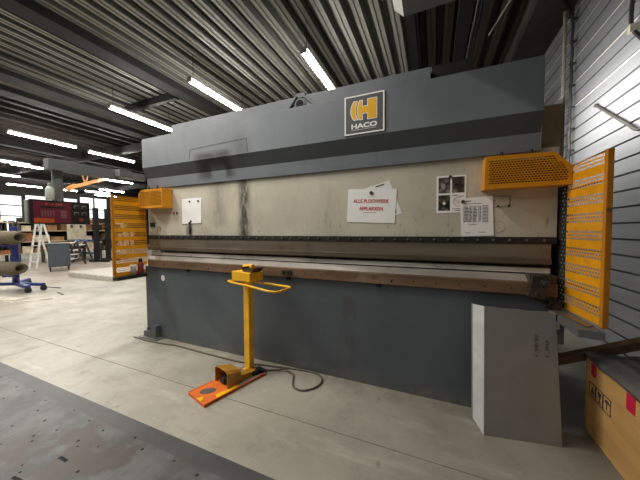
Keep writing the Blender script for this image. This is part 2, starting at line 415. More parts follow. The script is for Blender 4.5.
# right wall: horizontal cladding boards
b = MB(); z = .0; k = 0; prof = []; lips = MB()
while z < 4.45:
    prof += [(4.9, z+.006), (4.9, z+.138), (4.918, z+.140), (4.918, z+.146)]
    if k % 2 == 0 and z > 2.5: lips.box(4.893, 4.90, -9, 12, z+.131, z+.138)
    z += .150; k += 1
vs = []; fs = []
for px, pz in prof: vs += [(px, -9, pz), (px, 12, pz)]
b.v = vs
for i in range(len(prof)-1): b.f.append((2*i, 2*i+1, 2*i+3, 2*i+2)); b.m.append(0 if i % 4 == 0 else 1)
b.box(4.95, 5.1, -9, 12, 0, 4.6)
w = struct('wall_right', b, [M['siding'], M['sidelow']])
tag(lips.build('board_lip', M['lipglint'], w), kind='structure')
b = MB(); b.box(4.45, 4.95, -9, 12, 4.12, 4.5); struct('trim_2', b, M['beambrown'])   # boxed-in eave above the boards
b = MB(); b.box(-22.2, -22, -9, 18, 0, 4.6); b.box(-22, -21.98, -9, 18, .0, 1.2); struct('wall_left', b, M['concretewall'])
b = MB(); b.box(-24, 5.1, 17.8, 18, 0, 4.6); struct('wall_back', b, M['concretewall'])
# translucent window band on the far left wall
y = 0.2; i = 0
for y0, y1, zt in ((1.5, 4.2, 3.75), (4.3, 6.4, 3.65), (6.5, 9.4, 3.75), (9.5, 11.4, 3.95)):
    b = MB(); b.box(-21.97, -21.95, y0, y1, 1.25, zt, 1)
    for yy in (y0, (y0+y1)/2, y1): b.box(-21.95, -21.88, yy-.04, yy+.04, 1.25, zt)
    for zz in (1.25, 1.9, 2.3, 3.0, zt): b.box(-21.95, -21.9, y0, y1, zz-.03, zz+.03)
    i += 1; struct('window_%d' % i, b, [M['beamblack'], M['pane']])
# roof steel
def roofbeam(a, c, w, h): b = MB(); b.beam(a, c, w, h); return struct('roof_beam', b, M['beamblack'])
roofbeam((-2.02, -9, 4.43), (-2.02, 17, 4.43), .31, .14)
roofbeam((-3.85, -9, 4.47), (-3.85, 17, 4.47), .07, .06)
roofbeam((-4.70, -9, 4.44), (-4.70, 17, 4.44), .42, .10)
roofbeam((-5.62, -9, 4.44), (-5.62, 17, 4.44), .42, .10)
roofbeam((-4.0, 2.28, 4.40), (-2.17, 2.28, 4.40), .10, .16)
roofbeam((-22, 4.2, 4.30), (-6.2, 4.2, 4.30), .14, .25)
roofbeam((-22, 9.5, 4.25), (-6.2, 9.5, 4.25), .14, .3)
for xx in (-10.2, -13.8, -17.5): roofbeam((xx, -8, 4.36), (xx, 17, 4.36), .25, .26)
roofbeam((2.95, 1.6, 4.40), (2.95, 12, 4.40), .10, .18)
roofbeam((3.65, 1.2, 4.40), (3.65, 12, 4.40), .16, .16)

# ------------------------------------------------------------------ the press brake
press = thing('press_brake', 'long grey and cream sheet metal press brake with dark bed across the workshop', 'press brake')
b = MB(); b.box(0, 4.02, 0, .26, 0, .862); bed = b.build('lower_bed', M['bed'], press, bevel=.004)
tag(bed, 'dark grey lower bed plate')
b = MB(); b.prism([(-.033,.864),(-.033,.946),(.0,.95),(.0,.864)], 'x', .10, 4.01)
x = .2
while x < 3.85:
    b.cyl((x, -.0345, .903), (x, -.030, .903), .006, 8, m=1); x += .155
for x in (.33, 1.02, 2.93): b.cyl((x+.05, -.0345, .89), (x+.05, -.030, .89), .010, 8, m=1)
tag(b.build('table_rail', [M['rail'], M['hole']], press, bevel=.003), 'brown steel rail along the bed edge')
b = MB(); b.prism([(0,.864),(0,.95),(.055,.990),(.055,.985),(.26,.985),(.26,.864)], 'x', .05, 4.0)
tag(b.build('bed_top', M['bedsteel'], press), 'bright worn steel bed top')
b = MB(); b.prism([(.062,.985),(.062,1.002),(.066,1.005),(.066,1.032),(.10,1.036),(.115,1.02),(.13,1.036),(.18,1.036),(.18,.985)], 'x', .03, 4.0)
b.box(.03, 4.0, .058, .062, .991, .999, 1)
tag(b.build('die', [M['die'], M['hole']], press), 'bright steel bottom die bar')
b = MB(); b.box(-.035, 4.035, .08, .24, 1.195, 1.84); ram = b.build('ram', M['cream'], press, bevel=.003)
tag(ram, 'cream painted ram plate with soot streaks')
b = MB(); b.box(-.02, 4.03, .055, .2, 1.196, 1.243)
bar = b.build('clamp_bar', M['strip'], press, bevel=.003)
b = MB(); b.cyl((0,.055,0),(0,.044,0), .0085, 8); b.cyl((0,.045,0),(0,.041,0), .004, 6)
bolt = b.build('bolt', M['bolt'], bar); bolt.location = (.10, 0, 1.222)
for i in range(1, 41):
    c = bolt.copy(); col.objects.link(c); c.parent = bar; c.location = (.10+i*.0965, 0, 1.222)
b = MB(); b.prism([(.06,1.102),(.06,1.196),(.18,1.196),(.18,1.102)], 'x', -.01, 4.0)
tag(b.build('punch_holder', [M['tool'], M['darksteel']], press), 'tan steel punch holder')
b = MB(); b.prism([(.045,1.062),(.045,1.096),(.06,1.102),(.16,1.102),(.12,1.045),(.09,1.045)], 'x', -.01, 4.0)
tag(b.build('punch', M['lip'], press), 'steel punch edge')
b = MB(); b.box(.0, 4.0, .2, .22, .98, 1.2); b.build('gap_backing', M['hole'], press)  # black sheet closing the gap behind punch and die
for x in (3.33, 3.5, 3.74, 3.79, 3.86, 3.89): b = MB(); b.box(x, x+.018, .17, .2, 1.036, 1.06); b.build('back_gauge_finger', M['bolt'], press)
# upper beam: vertical fascia, inward fold, lower lip
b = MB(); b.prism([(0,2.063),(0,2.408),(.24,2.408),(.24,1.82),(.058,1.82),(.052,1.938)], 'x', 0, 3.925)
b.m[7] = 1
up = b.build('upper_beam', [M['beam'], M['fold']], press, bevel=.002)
tag(up, 'grey folded upper beam with soot marks')
b = MB()
for p, q in (((.785,2.085),(.80,2.19)), ((.80,2.19),(1.566,2.212)), ((1.566,2.212),(1.575,2.085))):
    b.beam((p[0],.001,p[1]), (q[0],.001,q[1]), .008, .007)
b.build('weld_seam', M['seam'], up)
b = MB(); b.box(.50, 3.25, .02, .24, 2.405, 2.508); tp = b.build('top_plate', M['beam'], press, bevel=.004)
b = MB(); b.box(3.25, 3.5, .10, .5, 2.40, 2.55); b.build('valve_box', M['black'], press, bevel=.004)
b = MB()                                                     # lifting eye with two stays
b.cyl((2.16,.018,2.432),(2.16,.008,2.432), .052, 16); b.cyl((2.16,.009,2.432),(2.16,.004,2.432), .036, 16, m=1)
b.beam((2.135,.012,2.50),(2.04,.012,2.385), .012, .018, 1); b.beam((2.185,.012,2.51),(2.33,.012,2.385), .012, .016, 0)
b.box(2.11, 2.21, .012, .02, 2.49, 2.53)
tag(b.build('lifting_eye', [M['armgrey'], M['hole']], press), 'lifting eye with dark round hole')
# side frames behind the ends
b = MB(); b.box(3.975, 4.088, .20, .9, 1.70, 2.16); b.box(4.088, 4.10, .20, .9, 0, 2.2, 2); b.box(3.975, 4.088, .205, .9, 0, 1.70, 1)  # lower frame painted dark for the shadow of the guard
tag(b.build('side_frame', [M['frame_brown'], M['frame_dark'], M['frame_edge']], press, bevel=.003), 'brown side frame end at right')
b = MB(); b.box(-.04, .07, .24, .9, 0, 2.1); b.build('side_frame', M['frame_dark'], press, bevel=.003)
# emblem
em = MB(); em.box(2.588, 2.916, -.010, -.002, 2.080, 2.393); emb = em.build('emblem_plate', M['logogrey'], press)
tag(emb, 'dark square maker emblem plate with white border')
W, H = .328, .313
E = lambda u, v, d=0: Vector((2.588+u*W, -.0105-d, 2.080+v*H))
b = MB(); e = .035
for a in (((0,0),(1,0),(1,e),(0,e)), ((0,1-e),(1,1-e),(1,1),(0,1)), ((0,e),(e,e),(e,1-e),(0,1-e)), ((1-e,e),(1,e),(1,1-e),(1-e,1-e))):
    b.add([E(u, v) for u, v in a], [(0,1,2,3)])
b.build('border', M['logowhite'], emb)
def arc(x0, bulge, y0, y1, n=9): return [(x0-bulge*(1-(2*i/(n-1)-1)**2), y0+(y1-y0)*i/(n-1)) for i in range(n)]
left = arc(.245, .075, .36, .87)+[(.34, .87)]+arc(.335, .055, .36, .87)[::-1]
hh = arc(.395, .055, .345, .875)+[(.455,.875),(.455,.70),(.60,.70),(.60,.885),(.81,.885),(.81,.335),(.60,.335),(.60,.51),(.455,.51),(.455,.345)]
left = [(u, .605+(v-.61)*.90) for u, v in left]; hh = [(u, .605+(v-.61)*.90) for u, v in hh]
def grow(p, d):
    out = []; n = len(p); A = sum(p[i][0]*p[(i+1) % n][1]-p[(i+1) % n][0]*p[i][1] for i in range(n)); sg = 1 if A > 0 else -1
    for i in range(n):
        a, c, e2 = Vector(p[i-1]), Vector(p[i]), Vector(p[(i+1) % n])
        n1 = (c-a).normalized(); n2 = (e2-c).normalized()
        nn = Vector((n1.y+n2.y, -n1.x-n2.x))
        if nn.length < 1e-6: nn = Vector((n1.y, -n1.x))
        nn.normalize(); k = max(.5, abs(nn.dot(Vector((n1.y, -n1.x)))))
        out.append(tuple(c+nn*(d/k*sg)))
    return out
b = MB()
for p in (left, hh):
    b.add([E(u, v, .0006) for u, v in grow(p, .018)], [tuple(range(len(p)))], 0)
    b.add([E(u, v, .0012) for u, v in p], [tuple(range(len(p)))], 1)
b.build('monogram', [M['logowhite'], M['logoyellow']], emb)
b = MB(); add_text(b, 'HACO', E(.18, .145, .0006), X, Z, .63*W, .115*H, bold=.005)
b.add([E(.18,.11,.0006), E(.81,.11,.0006), E(.81,.118,.0006), E(.18,.118,.0006)], [(0,1,2,3)])
b.build('lettering', M['logowhite'], emb)
# small plates on ram and bed
b = MB(); b.box(-.0, .085, .074, .08, 1.345, 1.40); tag(b.build('name_plate', M['black'], press), 'small black plate')
b = MB(); b.cyl((.155,.0795,1.318),(.155,.076,1.318), .034, 20); b.build('cover_disc', M['paper2'] if False else mat('disc_tan', (150,140,120), .6), press)
b = MB(); b.cyl((.425,.08,1.508),(.425,.074,1.508), .014, 10); tag(b.build('button_cap', M['red'], press), 'small red cap')
b = MB(); b.cyl((.478,.08,1.507),(.478,.074,1.507), .014, 10); tag(b.build('button_cap', mat('cap_darkred', (110,36,36), .5), press), 'small dark red cap')
b = MB()
for p, q in (((3.665,1.455),(3.665,1.535)), ((3.665,1.455),(3.77,1.455)), ((3.77,1.455),(3.77,1.53)), ((3.665,1.535),(3.77,1.53))): b.beam((p[0],.0795,p[1]),(q[0],.0795,q[1]), .003, .003)
b.cyl((3.70,.08,1.462),(3.70,.074,1.462), .007, 8); b.cyl((3.765,.08,1.462),(3.765,.074,1.462), .007, 8)
b.build('cover_plate', M['darksteel'], press)
b = MB(); b.tube([(3.70+.045*math.cos(t), .0795, 1.315+.04*math.sin(t)) for t in [2*PI*i/20 for i in range(20)]], .0012, 5, closed=True)
b.build('pencil_mark', M['lightink'], press)
b = MB(); b.prism([(.312+.030*math.cos(q), .733+.036*math.sin(q)) for q in [2*PI*i/18 for i in range(18)]], 'y', -.002, .001)
tag(b.build('sticker', M['paper2'], press), 'small round white sticker on the bed')
# rail fittings
b = MB(); b.box(1.985, 2.085, -.052, -.033, .885, .93); b.box(2.0, 2.02, -.056, -.05, .895, .92, 1); b.box(2.05, 2.07, -.056, -.05, .895, .92, 1)
b.build('rail_clamp', [M['darksteel'], M['hole']], press, bevel=.002)
for x in (.72, 2.02, 2.86):
    b = MB(); b.box(x, x+.03, -.03, .0, .838, .866); b.build('rail_hook', M['hole'], press)
b = MB(); b.box(3.86, 4.0, -.045, .05, .95, 1.0)
b.prism([(3.845,.862),(3.935,.850),(3.945,.985),(3.87,1.005)], 'y', -.075, -.034)
b.cyl((3.925,-.075,.955),(3.925,-.13,.955), .02, 6); b.cyl((3.925,-.09,.955),(3.925,-.10,.955), .028, 12); b.cyl((3.89,-.075,.885),(3.89,-.088,.885), .012, 6)
tag(b.build('end_stop', M['darksteel'], press, bevel=.003), 'dark end stop block with bolt')
b = MB(); b.box(3.90, 3.98, -.02, .03, .83, .862); b.box(3.965, 4.03, -.03, .05, .74, .84); b.cyl((4.0,-.03,.80),(4.0,-.05,.80), .02, 8)
b.build('end_bracket', M['darksteel'], press, bevel=.003)
b = MB(); b.prism([(.02,0),(.24,0),(.245,.15),(.20,.165),(.155,.14),(.13,.09),(.04,.08),(.02,.07)], 'y', -.06, -.0)
b.box(-.02, .30, -.10, .02, 0, .012); b.cyl((.07,-.03,.07),(.07,-.03,.12), .018, 8)
tag(b.build('mounting_foot', M['bed'], press, bevel=.004), 'grey floor anchoring foot')

# safety boxes over the ram ends (perforated fronts)
def safety_box(pts, cut, nm):
    """pts: outline in xz (front), body .12 deep"""
    b = MB(); n = len(pts)
    fr = [(x, -.05, z) for x, z in pts]; bk = [(x, .078, z) for x, z in pts]
    b.add(fr+bk, [(i, (i+1) % n, n+(i+1) % n, n+i) for i in range(n)])
    cx = sum(p[0] for p in pts)/n; cz = sum(p[1] for p in pts)/n
    inn = grow(pts, -.013)
    b.add(fr+[(x, -.05, z) for x, z in inn], [(i, (i+1) % n, n+(i+1) % n, n+i) for i in range(n)])
    b.add([(x, .07, z) for x, z in inn], [tuple(range(n))], 1)
    o = b.build('end_cover', [M['boxyellow'], M['boxin']], press)
    tag(o, nm)
    # perforated face, cut to the outline cell by cell
    b = MB()
    x0 = min(p[0] for p in inn); x1 = max(p[0] for p in inn); z0 = min(p[1] for p in inn); z1 = max(p[1] for p in inn)
    nu, nv = 26, 13; cu = (x1-x0)/nu; cv = (z1-z0)/nv; r = .0055
    def inside(x, z):
        s = None
        for i in range(n):
            a, c = inn[i], inn[(i+1) % n]; q = (c[0]-a[0])*(z-a[1])-(c[1]-a[1])*(x-a[0])
            if abs(q) < 1e-9: continue
            if s is None: s = q > 0
            elif (q > 0) != s: return False
        return True
    for j in range(nv):
        off = cu/2 if j % 2 else 0
        for i in range(-1, nu+1):
            a0 = x0+off+i*cu; a1 = a0+cu; b0 = z0+j*cv; b1 = b0+cv; mx = (a0+a1)/2; mz = (b0+b1)/2
            C4 = [(a1,b1),(a0,b1),(a0,b0),(a1,b0)]
            full = all(inside(min(max(p[0], a0+1e-4), a1-1e-4), min(max(p[1], b0+1e-4), b1-1e-4)) for p in C4) and a0 > x0-1e-6 and a1 < x1+1e-6
            if full:
                c = [(p[0], -.0495, p[1]) for p in C4]
                h = [(mx+r*1.25*math.cos(q), -.0495, mz+r*math.sin(q)) for q in [PI/8+PI/4*k for k in range(8)]]
                b.add(c+h, [(0,1,6,5),(1,2,8,7),(2,3,10,9),(3,0,4,11),(0,5,4),(1,7,6),(2,9,8),(3,11,10)])
            else:                                            # clip the plain cell to the outline
                poly = C4[::-1]
                A = sum(inn[k][0]*inn[(k+1) % n][1]-inn[(k+1) % n][0]*inn[k][1] for k in range(n))
                sg = 1 if A > 0 else -1
                for k in range(n):
                    a, c = inn[k], inn[(k+1) % n]; nx = []
                    f = lambda p: sg*((c[0]-a[0])*(p[1]-a[1])-(c[1]-a[1])*(p[0]-a[0]))
                    for q in range(len(poly)):
                        p, w2 = poly[q], poly[(q+1) % len(poly)]; fp, fw = f(p), f(w2)
                        if fp >= 0: nx.append(p)
                        if (fp < 0) != (fw < 0): s2 = fp/(fp-fw); nx.append((p[0]+(w2[0]-p[0])*s2, p[1]+(w2[1]-p[1])*s2))
                    poly = nx
                    if len(poly) < 3: break
                if len(poly) >= 3: b.add([(p[0], -.0495, p[1]) for p in poly], [tuple(range(len(poly)))])
    b.build('perforated_face', M['boxyellow'], o)
    return o
rb = safety_box([(3.595,1.570),(4.057,1.572),(4.057,1.684),(3.972,1.780),(3.600,1.787)], 0, 'orange perforated cover over the right ram end')
for x in (3.70, 3.865): b = MB(); b.cyl((x,.0,1.775),(x,.0,1.82), .010, 8); b.build('fixing_pin', M['black'], rb)
lb = safety_box([(-.02,1.570),(.405,1.566),(.405,1.787),(.035,1.792),(-.015,1.738)], 0, 'orange perforated cover over the left ram end')
for x in (.11, .26): b = MB(); b.cyl((x,.0,1.78),(x,.0,1.835), .008, 8); b.build('fixing_pin', M['black'], lb)

# hinged perforated side guards
def side_guard(p_far, p_near, z0, z1, lab, mirror=False, dark=True):
    a = Vector((*p_far, 0)); c = Vector((*p_near, 0)); u = (c-a); L = u.length; u.normalize()
    b = MB(); n = 9; per = (z1-z0)/n; hb = per*.60
    nu = int(L/.0225)
    for i in range(n):
        zz = z0+i*per
        b.add([a+u*0+Z*zz, a+u*L+Z*zz, a+u*L+Z*(zz+per-hb), a+Z*(zz+per-hb)], [(0,1,2,3)])
        b.perf(a+Z*(zz+per-hb), u, Z, L, hb, nu, 3, .0076, hx=1.25)
    g = b.build('side_guard', M['orange'], press); tag(g, lab)
    w = Vector((u.y, -u.x, 0))
    b = MB(); b.obox(c+u*.012+Z*((z0+z1)/2+.002), (.024, .028, z1-z0+.012), u, w)
    b.box(c.x-.012, c.x+.012, c.y-.03, c.y-.022, z0+.6, z0+.612, 1)
    b.build('guard_post', [M['orange_post'], M['offcut']], g, bevel=.003)
    if dark:
        b = MB(); e = a-u*.17; b.perf(e+Z*z0, u, Z, .17, z1-z0, 5, 36, .0052, hx=1.2)
        tag(b.build('hinge_strip', M['frame_dark'], g), 'dark perforated hinge strip')
    return g
g = side_guard((4.055, 0), (4.090, -.335), .788, 1.692, 'orange perforated side guard at the right end')
b = MB(); b.prism([(3.975,-.385),(4.075,-.405),(4.075,.12),(3.975,.12)], 'z', .735, .778)
b.box(3.99, 4.06, .0, .12, .55, .735)
tag(b.build('support_arm', M['armdark'], g, bevel=.003), 'grey support arm')
b = MB(); b.box(3.985, 4.02, -.05, .01, .66, .73); tag(b.build('limit_switch', M['ladder'], g, bevel=.004), 'small white switch')
g = side_guard((-.05, .06), (-.05, -.31), .775, 1.70, 'orange perforated side guard at the left end', True, dark=False)
b = MB(); b.box(-.075, .025, -.33, .12, .735, .775); tag(b.build('support_arm', M['frame_dark'], g, bevel=.003), 'dark support arm')

# ------------------------------------------------------------------ things fixed on the ram
def sheet(name, label, cat, pts, y=.0785, m='white', curl=0., group=None):
    b = MB(); n = 5
    (tl, tr, br, bl) = [Vector((p[0], y, p[1])) for p in pts]; vs = []
    for j in range(n+1):
        for i in range(n+1):
            s, t_ = i/n, j/n
            p = (tl*(1-s)+tr*s)*(1-t_)+(bl*(1-s)+br*s)*t_
            p.y -= curl*(math.sin(t_*7)*.5+.5)*t_+.0003
            vs.append(p)
    b.add(vs, [(j*(n+1)+i, j*(n+1)+i+1, (j+1)*(n+1)+i+1, (j+1)*(n+1)+i) for j in range(n) for i in range(n)])
    o = b.build(name, M[m], thick=.0006); return tag(o, label, cat, group)
def magnet(x, z, y, label, m='magblack', r=.011):
    b = MB(); b.cyl((x,y,z),(x,y-.008,z), r, 14); b.cyl((x,y-.008,z),(x,y-.010,z), r*.6, 10)
    return tag(b.build('round_magnet', M[m]), label, 'magnet', 'magnets holding sheets on the cream ram')
sheet('paper_sheet', 'blank white paper sheet held by three black magnets on the cream ram', 'paper', [(.565,1.668),(.872,1.670),(.864,1.383),(.563,1.376)], curl=.006)
magnet(.69, 1.632, .077, 'left black magnet at the top of the blank white sheet')
magnet(.825, 1.632, .077, 'right black magnet at the top of the blank white sheet')
magnet(.71, 1.405, .072, 'black magnet at the foot of the blank white sheet')
b = MB(); b.box(.845, .865, .0775, .078, 1.41, 1.425) 
o = sheet('paper_sheet', 'tilted white sheet half hidden behind the red lettered notice', 'paper', [(2.70,1.640),(2.944,1.703),(3.045,1.430),(2.80,1.36)], y=.0788, m='paper2')
b = MB(); u = Vector((.244,0,.063)).normalized(); b.beam(Vector((2.83,.0772,1.655)), Vector((2.83,.0772,1.655))+u*.075, .0006, .009)
b.build('printed_line', M['ink'], o)
b = MB(); b.beam(Vector((2.985,.0772,1.45)), Vector((2.998,.0772,1.45)), .0006, .03); b.build('printed_line', M['ink'], o)
o = sheet('notice_sheet', 'white notice with two lines of red capitals on the cream ram', 'notice', [(2.594,1.652),(3.004,1.628),(2.986,1.350),(2.580,1.367)], y=.0765)
b = MB(); u = Vector((.41,0,-.02)).normalized()
add_text(b, 'ALLE PLOOIWERK', Vector((2.64,.0752,1.530)), u, Z, .30, .030, bold=.002)
b.build('lettering', M['red'], o); b = MB(); add_text(b, 'AFPLAKKEN', Vector((2.69,.0752,1.465)), u, Z, .20, .029, bold=.002)
b.build('lettering', M['red'], o)
b = MB(); b.beam((2.725,.0752,1.444),(2.835,.0752,1.440), .0006, .004); b.build('printed_line', M['red'], o)
magnet(2.795, 1.607, .075, 'grey magnet at the top of the red lettered notice', 'magnet', .015)
o = sheet('photo_print', 'white print with three dark photographs and a red ring, beside the orange cover', 'poster', [(3.297,1.704),(3.499,1.702),(3.50,1.425),(3.298,1.421)], y=.078)
def quad(x0, x1, z0, z1, y=.0768): return [(x0,y,z0),(x1,y,z0),(x1,y,z1),(x0,y,z1)]
for q in ((3.312,3.392,1.572,1.690), (3.405,3.488,1.572,1.690), (3.312,3.392,1.440,1.558)):
    b = MB(); b.add(quad(*q), [(0,1,2,3)]); b.build('photograph', M['photo'], o)
b = MB(); b.cyl((3.352,.0766,1.495),(3.352,.0762,1.495), .011, 12); b.build('pale_disc', M['paper2'], o)
b = MB(); b.tube([(3.445+.030*math.cos(q),.0768,1.505+.034*math.sin(q)) for q in [2*PI*i/24 for i in range(24)]], .0016, 5, closed=True)
for k in range(3): b.beam((3.425,.0768,1.495+k*.011),(3.463,.0768,1.495+k*.011), .0006, .003)
b.build('red_stamp', M['redpale'], o)
for x0, x1, zz in ((3.41,3.445,1.552),(3.45,3.485,1.545),(3.41,3.48,1.452),(3.425,3.47,1.44)): b = MB(); b.beam((x0,.0768,zz),(x1,.0768,zz), .0006, .004); b.build('printed_line', M['ink'], o)
magnet(3.392, 1.693, .0765, 'grey magnet at the top of the print with dark photographs', 'magnet', .012)
o = sheet('table_sheet', 'white sheet with a printed table of figures, overlapping the photo print', 'paper', [(3.459,1.528),(3.666,1.535),(3.677,1.252),(3.47,1.244)], y=.075, m='white')
b = MB(); random.seed(3)
for r in range(11):
    zz = 1.462-r*.0105
    for x0, w2 in ((3.488,.03),(3.525,.014),(3.548,.022),(3.585,.012)):
        b.beam((x0,.0738,zz),(x0+w2*random.uniform(.7,1.1),.0738,zz), .0006, .0055)
for x0 in (3.482, 3.52, 3.543, 3.578): b.beam((x0,.0738,1.47),(x0+.003,.0738,1.345), .0006, .0018)
b.beam((3.495,.0738,1.505),(3.53,.0738,1.505), .0006, .006); b.beam((3.485,.0738,1.484),(3.60,.0738,1.486), .0006, .003)
b.beam((3.52,.0738,1.335),(3.57,.0738,1.335), .0006, .003); b.beam((3.495,.0738,1.272),(3.53,.0738,1.272), .0006, .003); b.beam((3.58,.0738,1.277),(3.63,.0738,1.277), .0006, .003)
b.build('printed_table', M['ink'], o)
b = MB()
for r in range(12): b.beam((3.604,.0738,1.468-r*.0105),(3.64,.0738,1.468-r*.0105), .0006, .006)
b.build('printed_column', M['lightink'], o)
magnet(3.478, 1.502, .0735, 'grey magnet at the top left of the sheet with the table', 'magnet', .013)
b = MB(); b.tube([(.69,.072,1.385),(.695,.07,1.36),(.705,.07,1.335),(.69,.07,1.31),(.675,.07,1.33),(.685,.07,1.36)], .006, 6); b.tube([(.69,.072,1.31),(.685,.07,1.27),(.688,.07,1.252)], .0075, 6); b.cyl((.69,.0785,1.385),(.69,.062,1.385), .012, 8)
tag(b.build('hanging_hook', M['black']), 'black hook hanging under the blank white sheet', 'hook')

# things on the guard arms
t0 = thing('plastic_cup', 'white cup standing at the foot of the orange guard', 'cup', (-.014,-.135,.779))
b = MB(); b.lathe((0,0,0), [(.026,0),(.030,.10),(.032,.112),(.028,.112),(.024,.01)]); b.build('cup_body', M['ladder'], t0, smooth=True)
t0 = thing('spray_can', 'dark spray can standing beside the white cup', 'spray can', (-.014,-.05,.779))
b = MB(); b.lathe((0,0,0), [(.030,0),(.031,.01),(.031,.12),(.022,.135),(.012,.137)]); b.build('can_body', M['canred'], t0, smooth=True)
b = MB(); b.lathe((0,0,.137), [(.020,0),(.020,.04),(.012,.045)]); b.build('cap', M['black'], t0)
b = MB(); b.prism([(3.985,-.09),(3.99,-.04),(4.04,-.04),(4.072,-.30),(4.03,-.345)], 'z', .780, .783)
tag(b.build('steel_offcut', M['offcut']), 'flat steel offcut lying on the grey guard arm', 'offcut')

# ------------------------------------------------------------------ foot pedal stand
ps = thing('foot_pedal_stand', 'yellow operator stand with foot pedal on an orange base plate', 'pedal stand', (1.632,-.7215,0), -math.radians(16))
# local: x across (0 = centre), y along the base away from the tip
b = MB(); b.box(-.127,.127,0,.30,.004,.022); b.box(-.127,.127,-.002,0,.0,.024); b.box(.121,.127,.0,.56,.0,.026); b.box(-.127,-.121,.0,.3,.0,.026)
for x in (-.1, .1): b.cyl((x,.02,0),(x,.02,.006), .012, 8)
o = b.build('base_plate', M['platform'], ps, bevel=.002); tag(o, 'orange steel base plate with worn patch')
b = MB(); b.prism([(-.02+.045*math.cos(q)+.02*math.sin(q), .105+.055*math.sin(q)) for q in [2*PI*i/16 for i in range(16)]], 'z', .022, .0226)
tag(b.build('worn_patch', M['wornspot'], o), 'grey worn patch')
b = MB(); b.flat((0,0,.0224), X, Y, [(.121,.10),(.121,.28),(.06,.28),(.085,.20),(.07,.12)]); b.flat((0,0,.0224), X, Y, [(.0,.0),(.06,.0),(.05,.03),(.02,.045)]); b.flat((0,0,.0224), X, Y, [(-.125,.2),(-.06,.28),(-.125,.28)])
tag(b.build('yellow_marking', M['yellow'], o), 'yellow paint on the base plate')
b = MB(); b.box(-.127,.127,.30,.58,.004,.02); tag(b.build('rear_plate', M['platgrey'], ps, bevel=.002), 'grey rear plate')
# pedal hood: open toward the operator
b = MB()
A = [(-.105,.215,.022),(-.105,.215,.140),(-.080,.215,.158),(.055,.215,.158),(.080,.215,.140),(.080,.215,.022)]
Bk = [(-.100,.345,.022),(-.100,.345,.105),(-.075,.345,.122),(.055,.345,.122),(.078,.345,.105),(.078,.345,.022)]
b.add(A+Bk, [(i,i+1,7+i,6+i) for i in range(5)]+[(6,7,8,9,10,11)])
tag(b.build('pedal_hood', M['dirtyyellow'], ps, thick=.008, bevel=.002), 'dirty yellow pedal hood')
b = MB(); b.prism([(.235,.03),(.335,.035),(.335,.06),(.245,.075)], 'x', -.06, .035); b.cyl((-.09,.31,.06),(.065,.31,.06), .010, 8); b.box(-.045,.015,.225,.247,.03,.07)
tag(b.build('pedal', M['rubber'], ps, bevel=.002), 'black foot pedal')
b = MB(); b.prism([(.345,.02),(.345,.075),(.50,.055),(.50,.02)], 'x', .0, .075); b.build('pedal_linkage', M['dirtyyellow'], ps, bevel=.003)
b = MB(); b.cyl((.06,.46,.03),(.06,.56,.03), .025, 10); b.tube([(.07,.47,.05),(.09,.50,.055),(.085,.55,.04),(.05,.58,.03)], .009, 6); b.box(.02,.11,.54,.58,.02,.045)
b.build('hydraulic_fitting', M['black'], ps)
px, py = -.042, .515
b = MB(); b.box(px-.038,px+.038,py-.025,py+.025,.02,.86); b.box(px-.05,px+.05,py-.04,py+.04,.018,.026)
b.cyl((px-.039,py,.09),(px-.041,py,.09), .006, 8)
tag(b.build('post', M['yellow'], ps, bevel=.003), 'yellow rectangular post')
# control head, turned to the operator
hd = MB(); c = Vector((px+.040, py-.035, .898)); ru = Vector((math.cos(math.radians(4)), math.sin(math.radians(4)), 0)); rv = Vector((-ru.y, ru.x, 0))
hd.obox(c, (.240,.15,.078), ru, rv)
tag(hd.build('control_head', M['yellow'], ps, bevel=.004), 'yellow control head box')
b = MB(); b.cyl(c+ru*-.10+rv*.05+Z*.066, c+ru*.015+rv*.055+Z*.070, .024, 12); b.obox(c+ru*-.045+rv*.05+Z*.046, (.11,.03,.03), ru, rv)
b.build('hand_lever', M['yellow'], ps, bevel=.002)
b = MB(); n = 12                                             # dark saddle-shaped guard cup
pa = [(ru*(.075*math.cos(PI+PI*i/n))+Z*(.042*math.sin(PI+PI*i/n))) for i in range(n+1)]
base = c+ru*.060+rv*.005+Z*.078
vs = [base+p+rv*-.055 for p in pa]+[base+p+rv*.055 for p in pa]
b.add(vs, [(i,i+1,n+2+i,n+1+i) for i in range(n)])
tag(b.build('button_recess', mat('recess_brown', (74,48,22), .5), ps, thick=.008), 'dark curved button recess')
# hand rail loop around the post
lp = [Vector((1.550,-.265,.832)), Vector((1.572,-.215,.832)), Vector((1.66,-.185,.832)), Vector((1.95,-.225,.832)), Vector((2.195,-.275,.832)), Vector((2.222,-.30,.832)), Vector((2.21,-.44,.832)), Vector((2.19,-.475,.832)), Vector((2.10,-.462,.832)), Vector((1.85,-.365,.832)), Vector((1.62,-.30,.832))]
inv = Matrix.Translation(Vector((1.632,-.7215,0))) @ Matrix.Rotation(-math.radians(16), 4, 'Z'); inv.invert()
b = MB(); b.tube([inv @ p for p in lp], .0095, 8, closed=True)
b.beam(inv @ Vector((1.70,-.19,.832)), inv @ Vector((1.74,-.34,.832)), .02, .012)
tag(b.build('hand_rail', M['yellow'], ps, smooth=True), 'yellow tubular rail loop')
